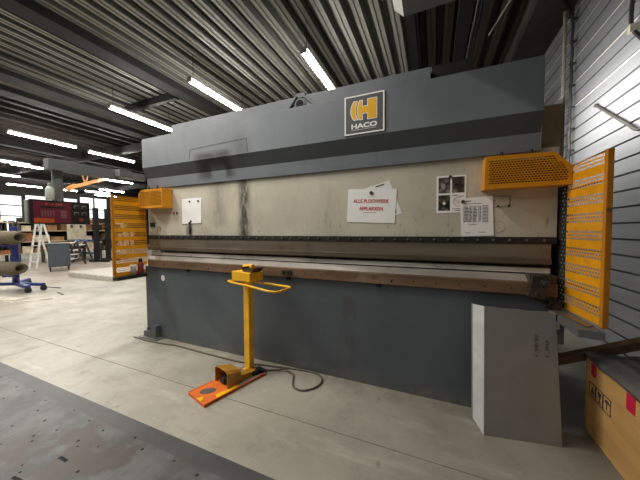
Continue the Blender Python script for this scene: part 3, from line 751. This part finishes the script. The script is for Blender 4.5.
# cable
def smooth_pts(p, k=5):
    p = [Vector(q) for q in p]; out = []
    for i in range(len(p)-1):
        a, b_, c_, d = p[max(i-1,0)], p[i], p[i+1], p[min(i+2,len(p)-1)]
        for j in range(k):
            s = j/k; out.append(.5*((2*b_)+(c_-a)*s+(2*a-5*b_+4*c_-d)*s*s+(3*b_-a-3*c_+d)*s**3))
    return out+[p[-1]]
cb = [(-.06,-.125,.009),(.216,-.135,.009),(.45,-.12,.009),(.666,-.10,.009),(1.1,-.115,.009),(1.551,-.12,.009),(1.85,-.075,.009),(2.13,-.03,.009),(2.30,-.02,.009),(2.385,-.06,.009),(2.42,-.136,.009),(2.40,-.23,.009),(2.325,-.30,.009),(2.24,-.29,.009),(2.19,-.22,.009),(2.14,-.125,.009),(2.05,-.10,.025),(1.95,-.12,.009),(1.87,-.165,.012)]
b = MB(); b.tube(smooth_pts(cb), .0075, 7); tag(b.build('power_cable', M['cable'], smooth=True), 'dark cable along the press foot with a loop beside the pedal stand', 'cable')

# ------------------------------------------------------------------ leaning sheet profile
sp = thing('metal_profile', 'folded grey sheet metal profile leaning against the press bed', 'sheet metal', (3.587,-.262,0))
def P3(x, y, z): return Vector((x-3.587, y+.262, z))
L0, C0, R0 = P3(3.541,-.150,0.02), P3(3.587,-.262,.0), P3(3.997,-.190,.0)
L1, C1, R1 = P3(3.536,-.085,.785), P3(3.588,-.185,.800), P3(3.966,-.135,.786)
def slab(b, a0, a1, c1, c0, n, m=0, nu=8, nv=10, wob=.0):
    vs = []
    for j in range(nv+1):
        for i in range(nu+1):
            s, q = i/nu, j/nv; p = (a0*(1-s)+c0*s)*(1-q)+(a1*(1-s)+c1*s)*q
            if wob and j == nv: p = p+Z*(wob*math.sin(i*2.1)*(.3+s))
            vs.append(p)
    b.add(vs, [(j*(nu+1)+i, j*(nu+1)+i+1, (j+1)*(nu+1)+i+1, (j+1)*(nu+1)+i) for j in range(nv) for i in range(nu)], m)
b = MB(); slab(b, C0, C1, R1, R0, 8, wob=.004); nrm = (R0-C0).cross(Z).normalized()
tag(b.build('front_face', M['sheet'], sp, thick=.006), 'wide grey face')
b = MB(); slab(b, L0, L1, C1, C0, 4); tag(b.build('side_flange', M['sheetlit'], sp, thick=.006), 'narrow side flange, toned pale as its lit side')
b = MB(); slab(b, L0+Vector((-.006,.02,0)), L1+Vector((-.006,.02,0)), L1, L0, 4); slab(b, R0, R1, R1+Vector((.0,.10,-.01)), R0+Vector((0,.10,0)), 4)
b.build('return_flange', M['sheet'], sp, thick=.005)
def onface(s, q, d=.006): return (C0*(1-s)+R0*s)*(1-q)+(C1*(1-s)+R1*s)*q+nrm*d
uu = (R1-C1).normalized(); vv = (C1-C0).normalized()
for s, q, body, w2 in ((.735,.66,'1.98/50',.13),(.88,.66,'1.90',.10)):
    b = MB(); add_text(b, body, onface(s, q), vv, -uu, w2, .016); b.build('handwriting', M['marker'], sp)

# ------------------------------------------------------------------ crate, wrap, plank
cr = thing('wooden_crate', 'plywood crate with red labels beside the boarded wall', 'crate', (4.2,.074,0))
b = MB(); b.box(0,.62,-1.5,0,0,.485); body = b.build('crate_body', M['wood'], cr, bevel=.004)
b = MB(); b.box(-.002,.0,-.068,-.012,.455-.005,.499-.015+.0); b.add([], []); b.box(-.0025,.0,-.46,-.405,.40,.485)
for nm, y0, y1, z0, z1 in (('red_label',-.125,-.07,.385,.462),('red_label',-.465,-.40,.375,.462)):
    q = MB(); q.box(-.0025,.0,y0,y1,z0,z1); q.build(nm, M['redlabel'], cr)
for k in range(3):                                           # handling marks: three framed pictograms
    q = MB()
    y1 = -.055-k*.075; y0 = y1-.07; z0, z1 = .245, .335
    for a, c in (((y0,z0),(y1,z0)),((y1,z0),(y1,z1)),((y1,z1),(y0,z1)),((y0,z1),(y0,z0))): q.beam((-.001,a[0],a[1]),(-.001,c[0],c[1]), .002, .005)
    ym = (y0+y1)/2
    if k == 0: q.prism([(ym+.018,z0+.03),(ym,z0+.07),(ym-.018,z0+.03)], 'x', -.002, 0); q.box(-.002,0,ym-.02,ym+.02,z0+.012,z0+.02)
    if k == 1: q.prism([(ym+.018,z1-.015),(ym-.018,z1-.015),(ym-.012,z1-.04),(ym,z1-.05),(ym+.012,z1-.04)], 'x', -.002, 0); q.box(-.002,0,ym-.003,ym+.003,z0+.015,z1-.05); q.box(-.002,0,ym-.014,ym+.014,z0+.01,z0+.017)
    if k == 2: q.prism([(ym+.024*math.cos(w2), (z0+z1)/2+.01+.02*math.sin(w2)) for w2 in [PI*i/8 for i in range(9)]], 'x', -.002, 0); q.beam((-.001,ym,z0+.02),(-.001,ym,z0+.055), .002, .005)
    q.build('handling_mark', M['marker'], cr)
b = MB(); n = 14; mm = 10; vs = []; random.seed(5)
for i in range(n+1):
    for j in range(mm+1):
        y = .08-1.5*i/n; x = 4.185+.62*j/mm
        z = .493+.020*abs(math.sin(i*1.7+j*1.1))*random.uniform(.5, 1)
        if j == 0: z = .474+.006*math.sin(i*2.3); x = 4.190
        if j == 1: x = 4.192; z = .497
        vs.append((x, y, z))
b.add(vs, [(i*(mm+1)+j, i*(mm+1)+j+1, (i+1)*(mm+1)+j+1, (i+1)*(mm+1)+j) for i in range(n) for j in range(mm)])
tag(b.build('plastic_wrap', M['wrap'], smooth=True, thick=.003), 'crumpled grey plastic sheet lying over the plywood crate', 'plastic sheet')
b = MB(); b.beam((4.06,.16,.375),(4.86,.03,.80), .045, .06, up=(0,-.25,1)); 
tag(b.build('wooden_plank', M['plank'], bevel=.004), 'brown wooden plank slanting up over the crate toward the wall', 'plank')

# ------------------------------------------------------------------ perforated steel plate in the foreground
b = MB(); b.box(-3.2, 3.1, -3.6, -1.04, .0, .012); random.seed(11)
for i in range(-15, 15):
    for j in range(16):
        x = .15+i*.20+random.uniform(-.04,.04)+(.1 if j % 2 else 0); y = -1.16-j*.115+random.uniform(-.025,.025)
        if not (-3.1 < x < 3.0): continue
        for k in range(random.choice((0, 1, 1, 1, 2))):
            xx = x+k*.05; yy = y-k*.025; r = random.uniform(.005,.0095)
            b.cyl((xx,yy,.0119),(xx,yy,.0127), r, 8, m=1)
for x, y, a in ((1.37,-1.40,.0),(1.12,-1.62,.3),(1.05,-1.64,.3),(1.3,-1.56,.1)): b.obox((x,y,.0125), (.07,.016,.0012), (math.cos(a),math.sin(a),0), (-math.sin(a),math.cos(a),0), 1)
tag(b.build('steel_floor_plate', [M['plate'], M['hole']]), 'dark steel plate with small drilled holes lying flat on the concrete', 'steel plate')

# ------------------------------------------------------------------ control panel on its swing arm
cp = thing('control_panel', 'maroon and black machine control panel hanging from a grey swing arm', 'control panel', (0,.042,-.036))
b = MB(); b.box(-.20,-.10,-.87,-.26,1.93,2.035); b.box(-.20,.0,-.30,-.17,1.955,2.035); b.beam((-.15,-.24,1.995),(-.072,.03,1.995), .10, .075)
tag(b.build('swing_arm', M['armgrey'], cp, bevel=.004), 'grey box section swing arm')
b = MB(); b.cyl((-.195,-.77,1.93),(-.195,-.77,1.70), .042, 18); b.cyl((-.195,-.77,1.70),(-.195,-.77,1.630), .042, 18); tag(b.build('hanging_tube', M['armgrey'], cp, smooth=False), 'grey hanging tube')
b = MB(); b.box(-.185,-.155,-.99,-.525,1.405,1.637); hs = b.build('housing', M['panelblack'], cp, bevel=.004)
b = MB(); b.box(-.245,-.185,-1.0,-.53,1.415,1.63); tag(b.build('rear_housing', M['panelgrey'], cp, bevel=.004), 'pale grey rear housing')
PX = -.1545
def pq(u0, u1, v0, v1, d=0): return [(PX+d, -.99+.466*u0, 1.405+.232*v0), (PX+d, -.99+.466*u1, 1.405+.232*v0), (PX+d, -.99+.466*u1, 1.405+.232*v1), (PX+d, -.99+.466*u0, 1.405+.232*v1)]
b = MB(); b.add(pq(.045,.645,.05,.93), [(0,1,2,3)]); tag(b.build('front_foil', M['panelred'], hs), 'maroon operating foil')
b = MB(); b.add(pq(.15,.54,.66,.74,.001), [(0,1,2,3)]); b.build('display', M['panelblack'], hs)
b = MB(); b.add(pq(.045,.36,.05,.24,.001), [(0,1,2,3)]); tag(b.build('key_field', M['panelorange'], hs), 'orange key field')
b = MB(); add_text(b, 'ATS 560', (PX+.0015,-.99+.466*.22,1.405+.232*.80), Y, Z, .466*.28, .020); b.build('lettering', M['panelamber'], hs)
b = MB()
for r in range(4):
    for k in range(5): b.add(pq(.16+k*.045,.19+k*.045,.32+r*.065,.36+r*.065,.001), [(0,1,2,3)])
for r in range(5): b.add(pq(.47,.57,.28+r*.065,.32+r*.065,.001), [(0,1,2,3)])
b.build('keypad', M['keys'], hs)
for u, v in ((.74,.76),(.88,.76),(.74,.46),(.88,.46)):
    b = MB(); y, zz = -.99+.466*u, 1.405+.232*v; b.box(PX,PX+.006,y-.020,y+.020,zz-.012,zz+.022); b.cyl((PX+.004,y,zz-.002),(PX+.018,y,zz-.002), .013, 10, m=1); b.build('selector_switch', [M['dial'], M['panelblack']], hs)
b = MB(); y, zz = -.99+.466*.81, 1.405+.232*.2; b.cyl((PX,y,zz),(PX+.02,y,zz), .022, 14); tag(b.build('stop_button', mat('stop_red', (120,50,44), .5), hs), 'dull red stop button')
t0 = thing('spray_bottle', 'pale green bottle standing on the hanging control panel', 'bottle', (-.155,-.805,1.605))
b = MB(); b.lathe((0,0,0), [(.030,0),(.033,.01),(.033,.10),(.020,.125),(.013,.13)]); b.build('bottle_body', M['bottle'], t0, smooth=True)
b = MB(); b.lathe((0,0,.13), [(.015,0),(.015,.025),(.010,.03)]); b.build('cap', M['panelgrey'], t0)

# ------------------------------------------------------------------ suspended lamps
def make_lamp(seen_parts=True):
    r = thing('tube_light', 'x', 'ceiling light', (0,0,4))
    b = MB(); b.box(-.06,.06,-.76,.76,.035,.085); b.box(-.05,.05,-.77,-.745,-.02,.04); b.box(-.05,.05,.745,.77,-.02,.04); b.build('lamp_housing', M['housing'], r, bevel=.004)
    for x in (-.032, .032):
        b = MB(); b.cyl((x,-.745,.005),(x,.745,.005), .02, 10); b.build('fluorescent_tube', M['tube'], r)
    for y in (-.68, .68):
        b = MB(); b.tube([(0,y,.08),(.01,y,.3),(0,y,.5)], .006, 5); b.build('suspension_cord', M['black'], r)
    return r
lamps = [(1.44,2.31,'tube light hanging above the press beside its yellow emblem'),
         (-.80,2.18,'tube light hanging above the middle of the press beam'),
         (-3.28,2.23,'tube light above the left end of the press beam'),
         (-7.42,2.0,'long tube light under the dark roof above the control panel arm'),
         (-7.62,3.95,'tube light under the dark roof just beside the press corner'),
         (-12.0,2.55,'tube light at the far left edge, above the window band'),
         (-12.35,3.62,'tube light seen just above the end of the swing arm'),
         (-12.3,5.3,'tube light seen just behind the hanging tube of the control panel'),
         (-15.74,3.5,'small tube light at the far left edge, below its larger neighbour'),
         (-19.2,5.6,'far tube light over the left windows'),
         (-19.1,7.35,'far tube light left of the pale green bottle'),
         (-18.5,9.0,'far tube light beside the orange jib'),
         (-12.67,6.99,'far tube light right of the jib, nearest the press'),
         (-16.83,8.99,'second far tube light right of the jib'),
         (-20.2,10.4,'third and lowest far tube light right of the jib')]
lampp = make_lamp()
for i, (x, y, lab) in enumerate(lamps):
    o = lampp if i == 0 else copy_tree(lampp)
    o.location = (x, y, 4.0); o['label'] = lab; o['group'] = 'suspended tube lights of the hall'
# sheet-metal duct hanging over the operator side
lt = thing('ventilation_duct', 'grey sheet metal duct with a white sloped side hanging under the roof', 'duct', (3.086,-.28,2.7))
b = MB(); b.add([(0,0,0),(.95,-.02,0),(.95,-2.3,0),(0,-2.3,0),(0,0,.36),(.95,-.02,.36),(.95,-2.3,.36),(0,-2.3,.36)], [(0,1,2,3),(4,7,6,5),(0,4,5,1),(1,5,6,2),(2,6,7,3),(3,7,4,0)])
b.build('duct_body', M['troughgrey'], lt)
b = MB(); b.prism([(0,0),(0,.36),(-.062,.36),(-.062,.062)], 'y', -2.3, 0); tag(b.build('side_panel', M['troughwhite'], lt), 'white sloped side')
for x in (.1, .8):
    b = MB(); b.tube([(x,-.3,.35),(x,-.3,1.82)], .006, 5); b.build('suspension_rod', M['black'], lt)

# ------------------------------------------------------------------ pipes and cables by the right wall
b = MB(); b.tube([(4.83,2.38,1.2),(4.83,2.38,4.12)], .022, 8)
tag(b.build('wall_pipe', M['pipe']), 'pale vertical pipe on the boarded wall above the guard', 'pipe')
b = MB(); pts = [(4.85,2.22+.012*math.sin(i*1.9),1.2+i*.09) for i in range(33)]; b.tube(pts, .016, 6)
for i in range(0, 33, 3): b.box(4.83,4.89,pts[i][1]-.02,pts[i][1]+.02,pts[i][2],pts[i][2]+.015)
tag(b.build('wall_cable', M['pipedark']), 'dark clipped cable running beside the pale wall pipe', 'cable')
b = MB(); b.tube(smooth_pts([(4.84,2.27,3.95),(4.80,2.2,4.06),(4.6,1.95,4.10),(4.40,1.75,4.12),(4.15,1.65,4.2),(3.95,1.7,4.48)]), .022, 8)
tag(b.build('bent_conduit', M['black']), 'black hose bending from the wall pipe up to the roof', 'hose')
b = MB(); b.tube([(4.25,1.2,4.08),(3.98,2.4,4.08)], .012, 6)
tag(b.build('roof_rod', M['pipe']), 'thin pale rod under the dark eave above the boarded wall', 'rod')
b = MB()
for k in range(3): b.tube(smooth_pts([(3.70+.03*k,3.1,3.3+.1*k),(3.74+.03*k,2.9,3.55),(3.72+.02*k,2.5,3.9),(3.78+.04*k,2.0,4.2),(3.80,1.5,4.52)]), .018, 6)
b.cyl((3.66,2.9,3.2),(3.70,2.9,3.5), .07, 10); b.cyl((3.60,2.86,3.22),(3.60,2.86,3.32), .03, 8, m=1)
tag(b.build('cable_bundle', [M['black'], M['pipe']]), 'bundle of black cables hanging from the roof behind the press beam', 'cables')
b = MB(); b.tube(smooth_pts([(4.885,1.707,2.629),(4.875,1.4,2.41),(4.87,1.12,2.21),(4.87,1.03,2.145),(4.87,.93,2.13),(4.87,.6,2.17),(4.88,.2,2.2)]), .013, 7); b.cyl((4.9,1.707,2.629),(4.87,1.707,2.629), .02, 8)
tag(b.build('wall_hook', M['pipedark']), 'bent dark rod fixed to the boarded wall', 'rod')
b = MB(); b.box(4.78,4.89,.70,1.15,3.37,3.80); b.cyl((4.83,1.05,3.37),(4.83,1.05,3.32), .03, 10)
tag(b.build('junction_box', M['black'], bevel=.006), 'black box mounted high on the boarded wall', 'box')
b = MB(); b.tube(smooth_pts([(4.83,1.05,3.305),(4.84,1.09,3.20),(4.85,1.10,3.05),(4.86,1.02,2.92),(4.86,.93,2.80),(4.86,.86,2.60),(4.86,.84,2.3)]), .016, 7)
b.box(4.82,4.88,1.06,1.10,2.99,3.06,1)
tag(b.build('black_hose', [M['black'], M['pipe']]), 'black hose hanging from the box on the boarded wall', 'hose')

# ------------------------------------------------------------------ workshop at left
st = thing('pipe_stand', 'blue wheeled stand carrying two brown rolls', 'stand', (-5.2,.56,0))
b = MB(); b.box(-.045,.045,-.045,.045,.14,1.40); b.prism([(-.2,.14),(.2,.14),(.045,.32),(-.045,.32)], 'y', -.012, .012); tag(b.build('post', M['blue'], st, bevel=.005), 'blue post')
b = MB(); b.beam((-.1,0,.15),(.64,-.04,.13), .09, .06); b.beam((0,0,.15),(.60,.22,.13), .09, .06); b.beam((.1,0,.15),(-.7,-.3,.13), .09, .06); b.beam((0,0,.15),(-.6,.4,.13), .09, .06); b.build('base', M['blue'], st, bevel=.005)
for x, y in ((.64,-.04),(.60,.22),(-.7,-.3),(-.6,.4)):
    b = MB(); b.cyl((x-.02,y,.055),(x+.02,y,.055), .055, 12); b.box(x-.03,x+.03,y-.03,y+.03,.06,.12); b.build('caster', M['rubber'], st)
for zz in (.36, 1.00):
    b = MB(); b.beam((-.35,-.12,zz-.03),(.42,-.12,zz-.03), .03, .03); b.beam((0,0,zz-.03),(0,-.2,zz-.03), .03, .03); b.build('cross_arm', M['blue'], st)
for k, (zz, lab) in enumerate(((.36,'lower brown roll on the blue wheeled stand'),(1.00,'upper brown roll on the blue wheeled stand'))):
    b = MB(); pr = [(-.45,.09),(-.35,.15),(-.1,.19),(.06,.13),(.14,.165),(.26,.175),(.40,.13)]
    q = Matrix.Translation((-4.99,.325,zz+.165)) @ Matrix.Rotation(math.radians(18), 4, 'Z')
    vs = []; n = 16
    for s_, r in pr+[(.40,.088),(.15,.08)]: vs += [q @ Vector((s_, r*math.cos(2*PI*i/n), r*.82*math.sin(2*PI*i/n))) for i in range(n)]
    K = len(pr)+2; b.add(vs, [(i*n+j, i*n+(j+1) % n, (i+1)*n+(j+1) % n, (i+1)*n+j) for i in range(K-1) for j in range(n)]+[tuple(range(n)), tuple(range((K-1)*n, K*n))])
    tag(b.build('material_roll', M['roll'], smooth=True), lab, 'roll', 'rolls on the blue stand')
ct = thing('tool_cart', 'dark grey-blue wheeled tool cabinet on the open floor', 'tool cart', (-8.1,2.50,0), math.radians(-22))
ct.scale = (.72,.72,1.0)
b = MB(); b.box(-.33,.33,-.36,.36,.14,.86); b.build('cabinet_body', M['cart'], ct, bevel=.01)
b = MB(); b.box(-.35,.35,-.38,.38,.86,.90); b.build('top_tray', M['cartedge'], ct, bevel=.01)
b = MB(); b.box(.33,.345,-.34,.34,.66,.84); b.box(.345,.36,-.2,.2,.74,.76); b.build('drawer', M['cart'], ct, bevel=.004)
b = MB(); b.box(.33,.345,-.34,.34,.18,.64); b.build('door', M['cart'], ct, bevel=.004)
for x, y in ((-.28,-.3),(.28,-.3),(-.28,.3),(.28,.3)):
    b = MB(); b.cyl((x,y-.02,.06),(x,y+.02,.06), .06, 12); b.box(x-.03,x+.03,y-.03,y+.03,.07,.14); b.build('caster', M['rubber'], ct)
ld = thing('step_ladder', 'white step ladder standing open behind the tool cabinet', 'ladder', (-9.15,2.44,0), math.radians(5))
ld.scale = (.85,.62,.97)
for nm, pts in (('front_rail', [((-.25,-.35,0),(-.18,0,1.72)), ((.25,-.35,0),(.18,0,1.72))]), ('rear_rail', [((-.25,.55,0),(-.18,.03,1.70)), ((.25,.55,0),(.18,.03,1.70))])):
    for a, c in pts: b = MB(); b.beam(a, c, .05, .07); b.build(nm, M['ladder'], ld)
for k in range(1, 6):
    f = k/6.2; b = MB(); b.box(-.22,.22,-.35+.35*f-.06,-.35+.35*f+.04,1.72*f-.012,1.72*f+.012); b.build('tread', M['ladder'], ld)
b = MB(); b.box(-.2,.2,-.1,.12,1.70,1.73); b.build('top_step', M['ladder'], ld)
# low checker platform
lp_ = thing('low_platform', 'low pale checker plate platform on the floor behind the orange perforated guard', 'platform', (-5.2,3.0,0))
b = MB(); b.box(-1.1,.95,-1.03,1.1,.02,.13); b.box(-1.12,.97,-1.05,-1.03,.0,.12); b.build('platform_deck', M['lowplat'], lp_, bevel=.01)
# storage racks along the left
def rack(y0, lab, n):
    r = thing('storage_rack', lab, 'storage rack', (-13.2,y0,0))
    W2 = 2.1
    for yy in (0, W2):
        for xx in (-.35, .35): b = MB(); b.box(xx-.04,xx+.04,yy-.04,yy+.04,0,1.75); b.build('upright', M['rackpost'], r)
    for zz in (.35, .85, 1.32, 1.68): b = MB(); b.box(-.42,.42,0,W2,zz-.03,zz); b.build('shelf', M['shelf'], r)
    b = MB(); b.box(-.44,-.42,0,W2,.3,1.7); b.build('back_panel', M['bindark'], r)
    return r
rack(.9, 'open storage rack behind the blue roll stand', 0)
rack(3.15, 'open storage rack seen beneath the control panel, behind the white ladder', 0)
rack(5.4, 'open storage rack behind the tool cabinet', 0)
random.seed(21)
kinds = [('carton', 'small brown carton on the far storage racks', 'boxes on the far storage racks', 'carton', 'box'), ('storage_box', 'pale carton on the far storage racks', 'pale boxes on the far racks', 'carton2', 'box'), ('storage_bin', 'dark bin on the far storage racks', 'dark bins on the far racks', 'bindark', 'bin'), ('storage_bin', 'orange bin on the far storage racks', 'orange bins on the far racks', 'binorange', 'bin')]
for y0 in (.9, 3.15, 5.4):
    for zz in (.35, .85, 1.32, 1.68):
        y = y0+.1
        while y < y0+1.8:
            w2 = min(random.uniform(.22,.48), y0+2.03-y); h = random.uniform(.16,.38) if zz < 1.6 else random.uniform(.12,.22)
            nm, lab, grp, mm_, cat = random.choices(kinds, (5, 4, 4, 1))[0]
            b = MB(); b.box(-13.3,-12.85,y,y+w2,zz+.004,zz+h); b.box(-13.31,-12.84,y-.006,y+w2+.006,zz+h-.04,zz+h)
            tag(b.build(nm, M[mm_]), lab, cat, grp); y += w2+random.uniform(.04,.16)
# workbench with blue cloth, stool, cantilever rack, tubes
wb = thing('work_bench', 'low workbench beyond the tool cabinet', 'workbench', (-11.4,4.35,0), math.radians(15))
b = MB(); b.box(-.5,.5,-.9,.9,.74,.80); b.build('bench_top', M['shelf'], wb)
for x in (-.44,.44):
    for y in (-.84,.84): b = MB(); b.box(x-.04,x+.04,y-.04,y+.04,0,.74); b.build('leg', M['rackpost'], wb)
b = MB(); b.box(-.45,.45,-.85,.85,.25,.29); b.build('lower_shelf', M['bindark'], wb)
b = MB(); n = 8; vs = []
for i in range(n+1):
    for j in range(n+1): vs.append((-11.55+.6*i/n, 4.35+.75*j/n, .815+.09*abs(math.sin(i*1.3+j*.9))))
b.add(vs, [(i*(n+1)+j, i*(n+1)+j+1, (i+1)*(n+1)+j+1, (i+1)*(n+1)+j) for i in range(n) for j in range(n)])
tag(b.build('folded_cloth', M['cloth'], smooth=True, thick=.02), 'blue cloth heaped on the low workbench', 'cloth')
sl = thing('step_stool', 'dark step stool leaning open in front of the workbench', 'step stool', (-9.9,3.80,0), math.radians(-60))
for s_ in (-.22,.22):
    b = MB(); b.beam((s_,-.35,0),(s_,.15,.86), .05, .05); b.beam((s_,.45,0),(s_,.15,.86), .05, .05); b.build('side_rail', M['bindark'], sl)
for k in range(4):
    f = .2+.22*k; b = MB(); b.box(-.22,.22,-.35+.5*f-.09,-.35+.5*f+.09,.86*f-.015,.86*f+.015); b.build('tread', M['paper2'], sl)
cr2 = thing('cantilever_rack', 'tall black rack with two columns between workbench and orange guard', 'rack', (-9.75,4.62,0), math.radians(20))
for y in (-.28,.28):
    b = MB(); b.box(-.07,.07,y-.07,y+.07,0,2.25); b.build('column', M['black'], cr2)
for zz in (.5, .95, 1.4, 1.8): b = MB(); b.box(-.06,.06,-.38,.38,zz-.03,zz+.03); b.build('cross_bar', M['black'], cr2)
b = MB(); b.box(-.3,.5,-.34,-.22,0,.1); b.box(-.3,.5,.22,.34,0,.1); b.build('foot', M['black'], cr2)
for k, (dx, dy, h) in enumerate(((.15,.48,1.15),(.22,.64,1.3),(.1,.80,1.2),(.2,.97,1.25))):
    b = MB(); b.cyl((-9.9+dx,4.85+dy,0),(-9.98+dx,4.9+dy,h), .075, 12); b.cyl((-9.98+dx,4.9+dy,h),(-9.98+dx,4.9+dy,h+.002), .06, 12, m=1)
    tag(b.build('cardboard_tube', [M['tubecard'], M['bindark']]), 'pale upright tube leaning beside the tall black rack', 'tube', 'tubes beside the tall black rack')
nb = thing('notice_board', 'cream board standing behind the workbench', 'board', (-12.4,4.95,0))
b = MB(); b.box(-.03,.03,-.36,.36,.9,1.80); tag(b.build('board_panel', mat('board_cream', (214,204,180), .7), nb), 'cream panel')
for y in (-.32,.32): b = MB(); b.box(-.04,-.03,y-.03,y+.03,0,1.8); b.build('leg', M['rackpost'], nb)
for y in (-.2,.15): b = MB(); b.box(.03,.034,y-.05,y+.05,1.45,1.58); b.build('notice', M['ink'], nb)
# jib crane far back
jc = thing('jib_crane', 'orange crane arm hanging under the dark roof beyond the control panel', 'crane', (-13.0,4.9,3.35))
b = MB(); b.beam((0,0,0),(0,1.75,.80), .12, .16); b.beam((0,.0,-.05),(0,.35,.2), .14, .22); tag(b.build('jib_arm', M['cranejib'], jc), 'orange jib arm')
b = MB(); b.beam((0,.75,.35),(0,.55,1.0), .05, .05); b.build('hanger', M['cranejib'], jc)
b = MB(); b.beam((0,.75,.35),(0,.95,1.0), .05, .05); b.build('hanger', M['cranejib'], jc)
b = MB(); b.beam((0,1.7,.78),(0,1.7,1.15), .10, .10); b.build('hanger', M['cranejib'], jc)

# scraps on the floor
random.seed(9)
for k, (x, y, L, a, mm_, lab) in enumerate(((-4.26,.12,.7,.25,'scrap','pale flat offcut on the floor by the blue stand'), (-4.75,1.0,.5,.1,'darksteel','dark strip lying behind the pale offcut by the blue stand'), (-3.55,.27,.5,.9,'scrap','thin pale strip slanting toward the press on the open floor'), (-3.9,.02,.4,.05,'scrap','short pale strip lying alone on the open floor near the slab joint'), (-3.85,.75,.4,-.2,'wornspot','grey crumpled scrap beside the thin slanting strip on the open floor'))):
    b = MB(); u = Vector((math.cos(a), math.sin(a), 0)); v = Vector((-u.y, u.x, 0))
    w2 = .22 if k == 0 else .035
    b.obox((x,y,.006), (L,w2,.010), u, v); b.obox(Vector((x,y,.014))+u*(L*.3), (L*.3,w2*.8,.006), u, v)
    tag(b.build('metal_offcut', M[mm_], bevel=.002), lab, 'offcut', 'offcuts on the open floor')

# ------------------------------------------------------------------ light
def area(x, y, z, e, sx=.15, sy=1.5, rot=(0,0,0), colr=(1,.955,.88)):
    l = bpy.data.lights.new('added_lamp', 'AREA'); l.shape = 'RECTANGLE'; l.size = sx; l.size_y = sy; l.energy = e; l.color = colr
    o = bpy.data.objects.new('added_lamp', l); col.objects.link(o); o.location = (x, y, z); o.rotation_euler = rot; return o
for x, y, e in ((1.44,-1.05,54),(-.80,-1.55,85),(-3.25,-1.9,120),(1.44,-4.0,14),(-.8,-4.4,34),(-3.25,-4.7,60),(-7.4,-1.7,120),(-5.4,.6,80),(-7.4,6.0,90),(-12,0,80)):  # added lamps standing in for the hall's unseen tube lights
    area(x, y, 3.98, e)
wl = area(4.2, 1.4, 2.50, 17, .15, 1.2, (0, math.radians(-88), 0))     # unseen lamp added behind the beam to brighten the boarded wall
wl.data.spread = math.radians(125)
w = bpy.data.worlds.new('hall'); sc.world = w; w.use_nodes = True
w.node_tree.nodes['Background'].inputs[0].default_value = (.92,.95,1,1); w.node_tree.nodes['Background'].inputs[1].default_value = .06

# ------------------------------------------------------------------ camera
cd = bpy.data.cameras.new('camera'); co = bpy.data.objects.new('camera', cd); col.objects.link(co)
cd.sensor_width = 36; cd.sensor_fit = 'HORIZONTAL'; cd.lens = 36*265.632/640; cd.clip_start = .02; cd.clip_end = 200
yaw, pitch, roll = math.radians(23.149), math.radians(2.2118), math.radians(.28835)
f = Vector((-math.sin(yaw)*math.cos(pitch), math.cos(yaw)*math.cos(pitch), -math.sin(pitch)))
r = Vector((math.cos(yaw), math.sin(yaw), 0)); d = f.cross(r)
r2 = r*math.cos(roll)+d*math.sin(roll); d2 = -r*math.sin(roll)+d*math.cos(roll)
R3 = Matrix((r2, -d2, -f)).transposed()
co.matrix_world = Matrix.Translation((3.2805909, -2.16315142, 1.3)) @ R3.to_4x4()
sc.camera = co
sc.view_settings.view_transform = 'Standard'
sc.view_settings.look = 'None'
sc.view_settings.exposure = 0.10
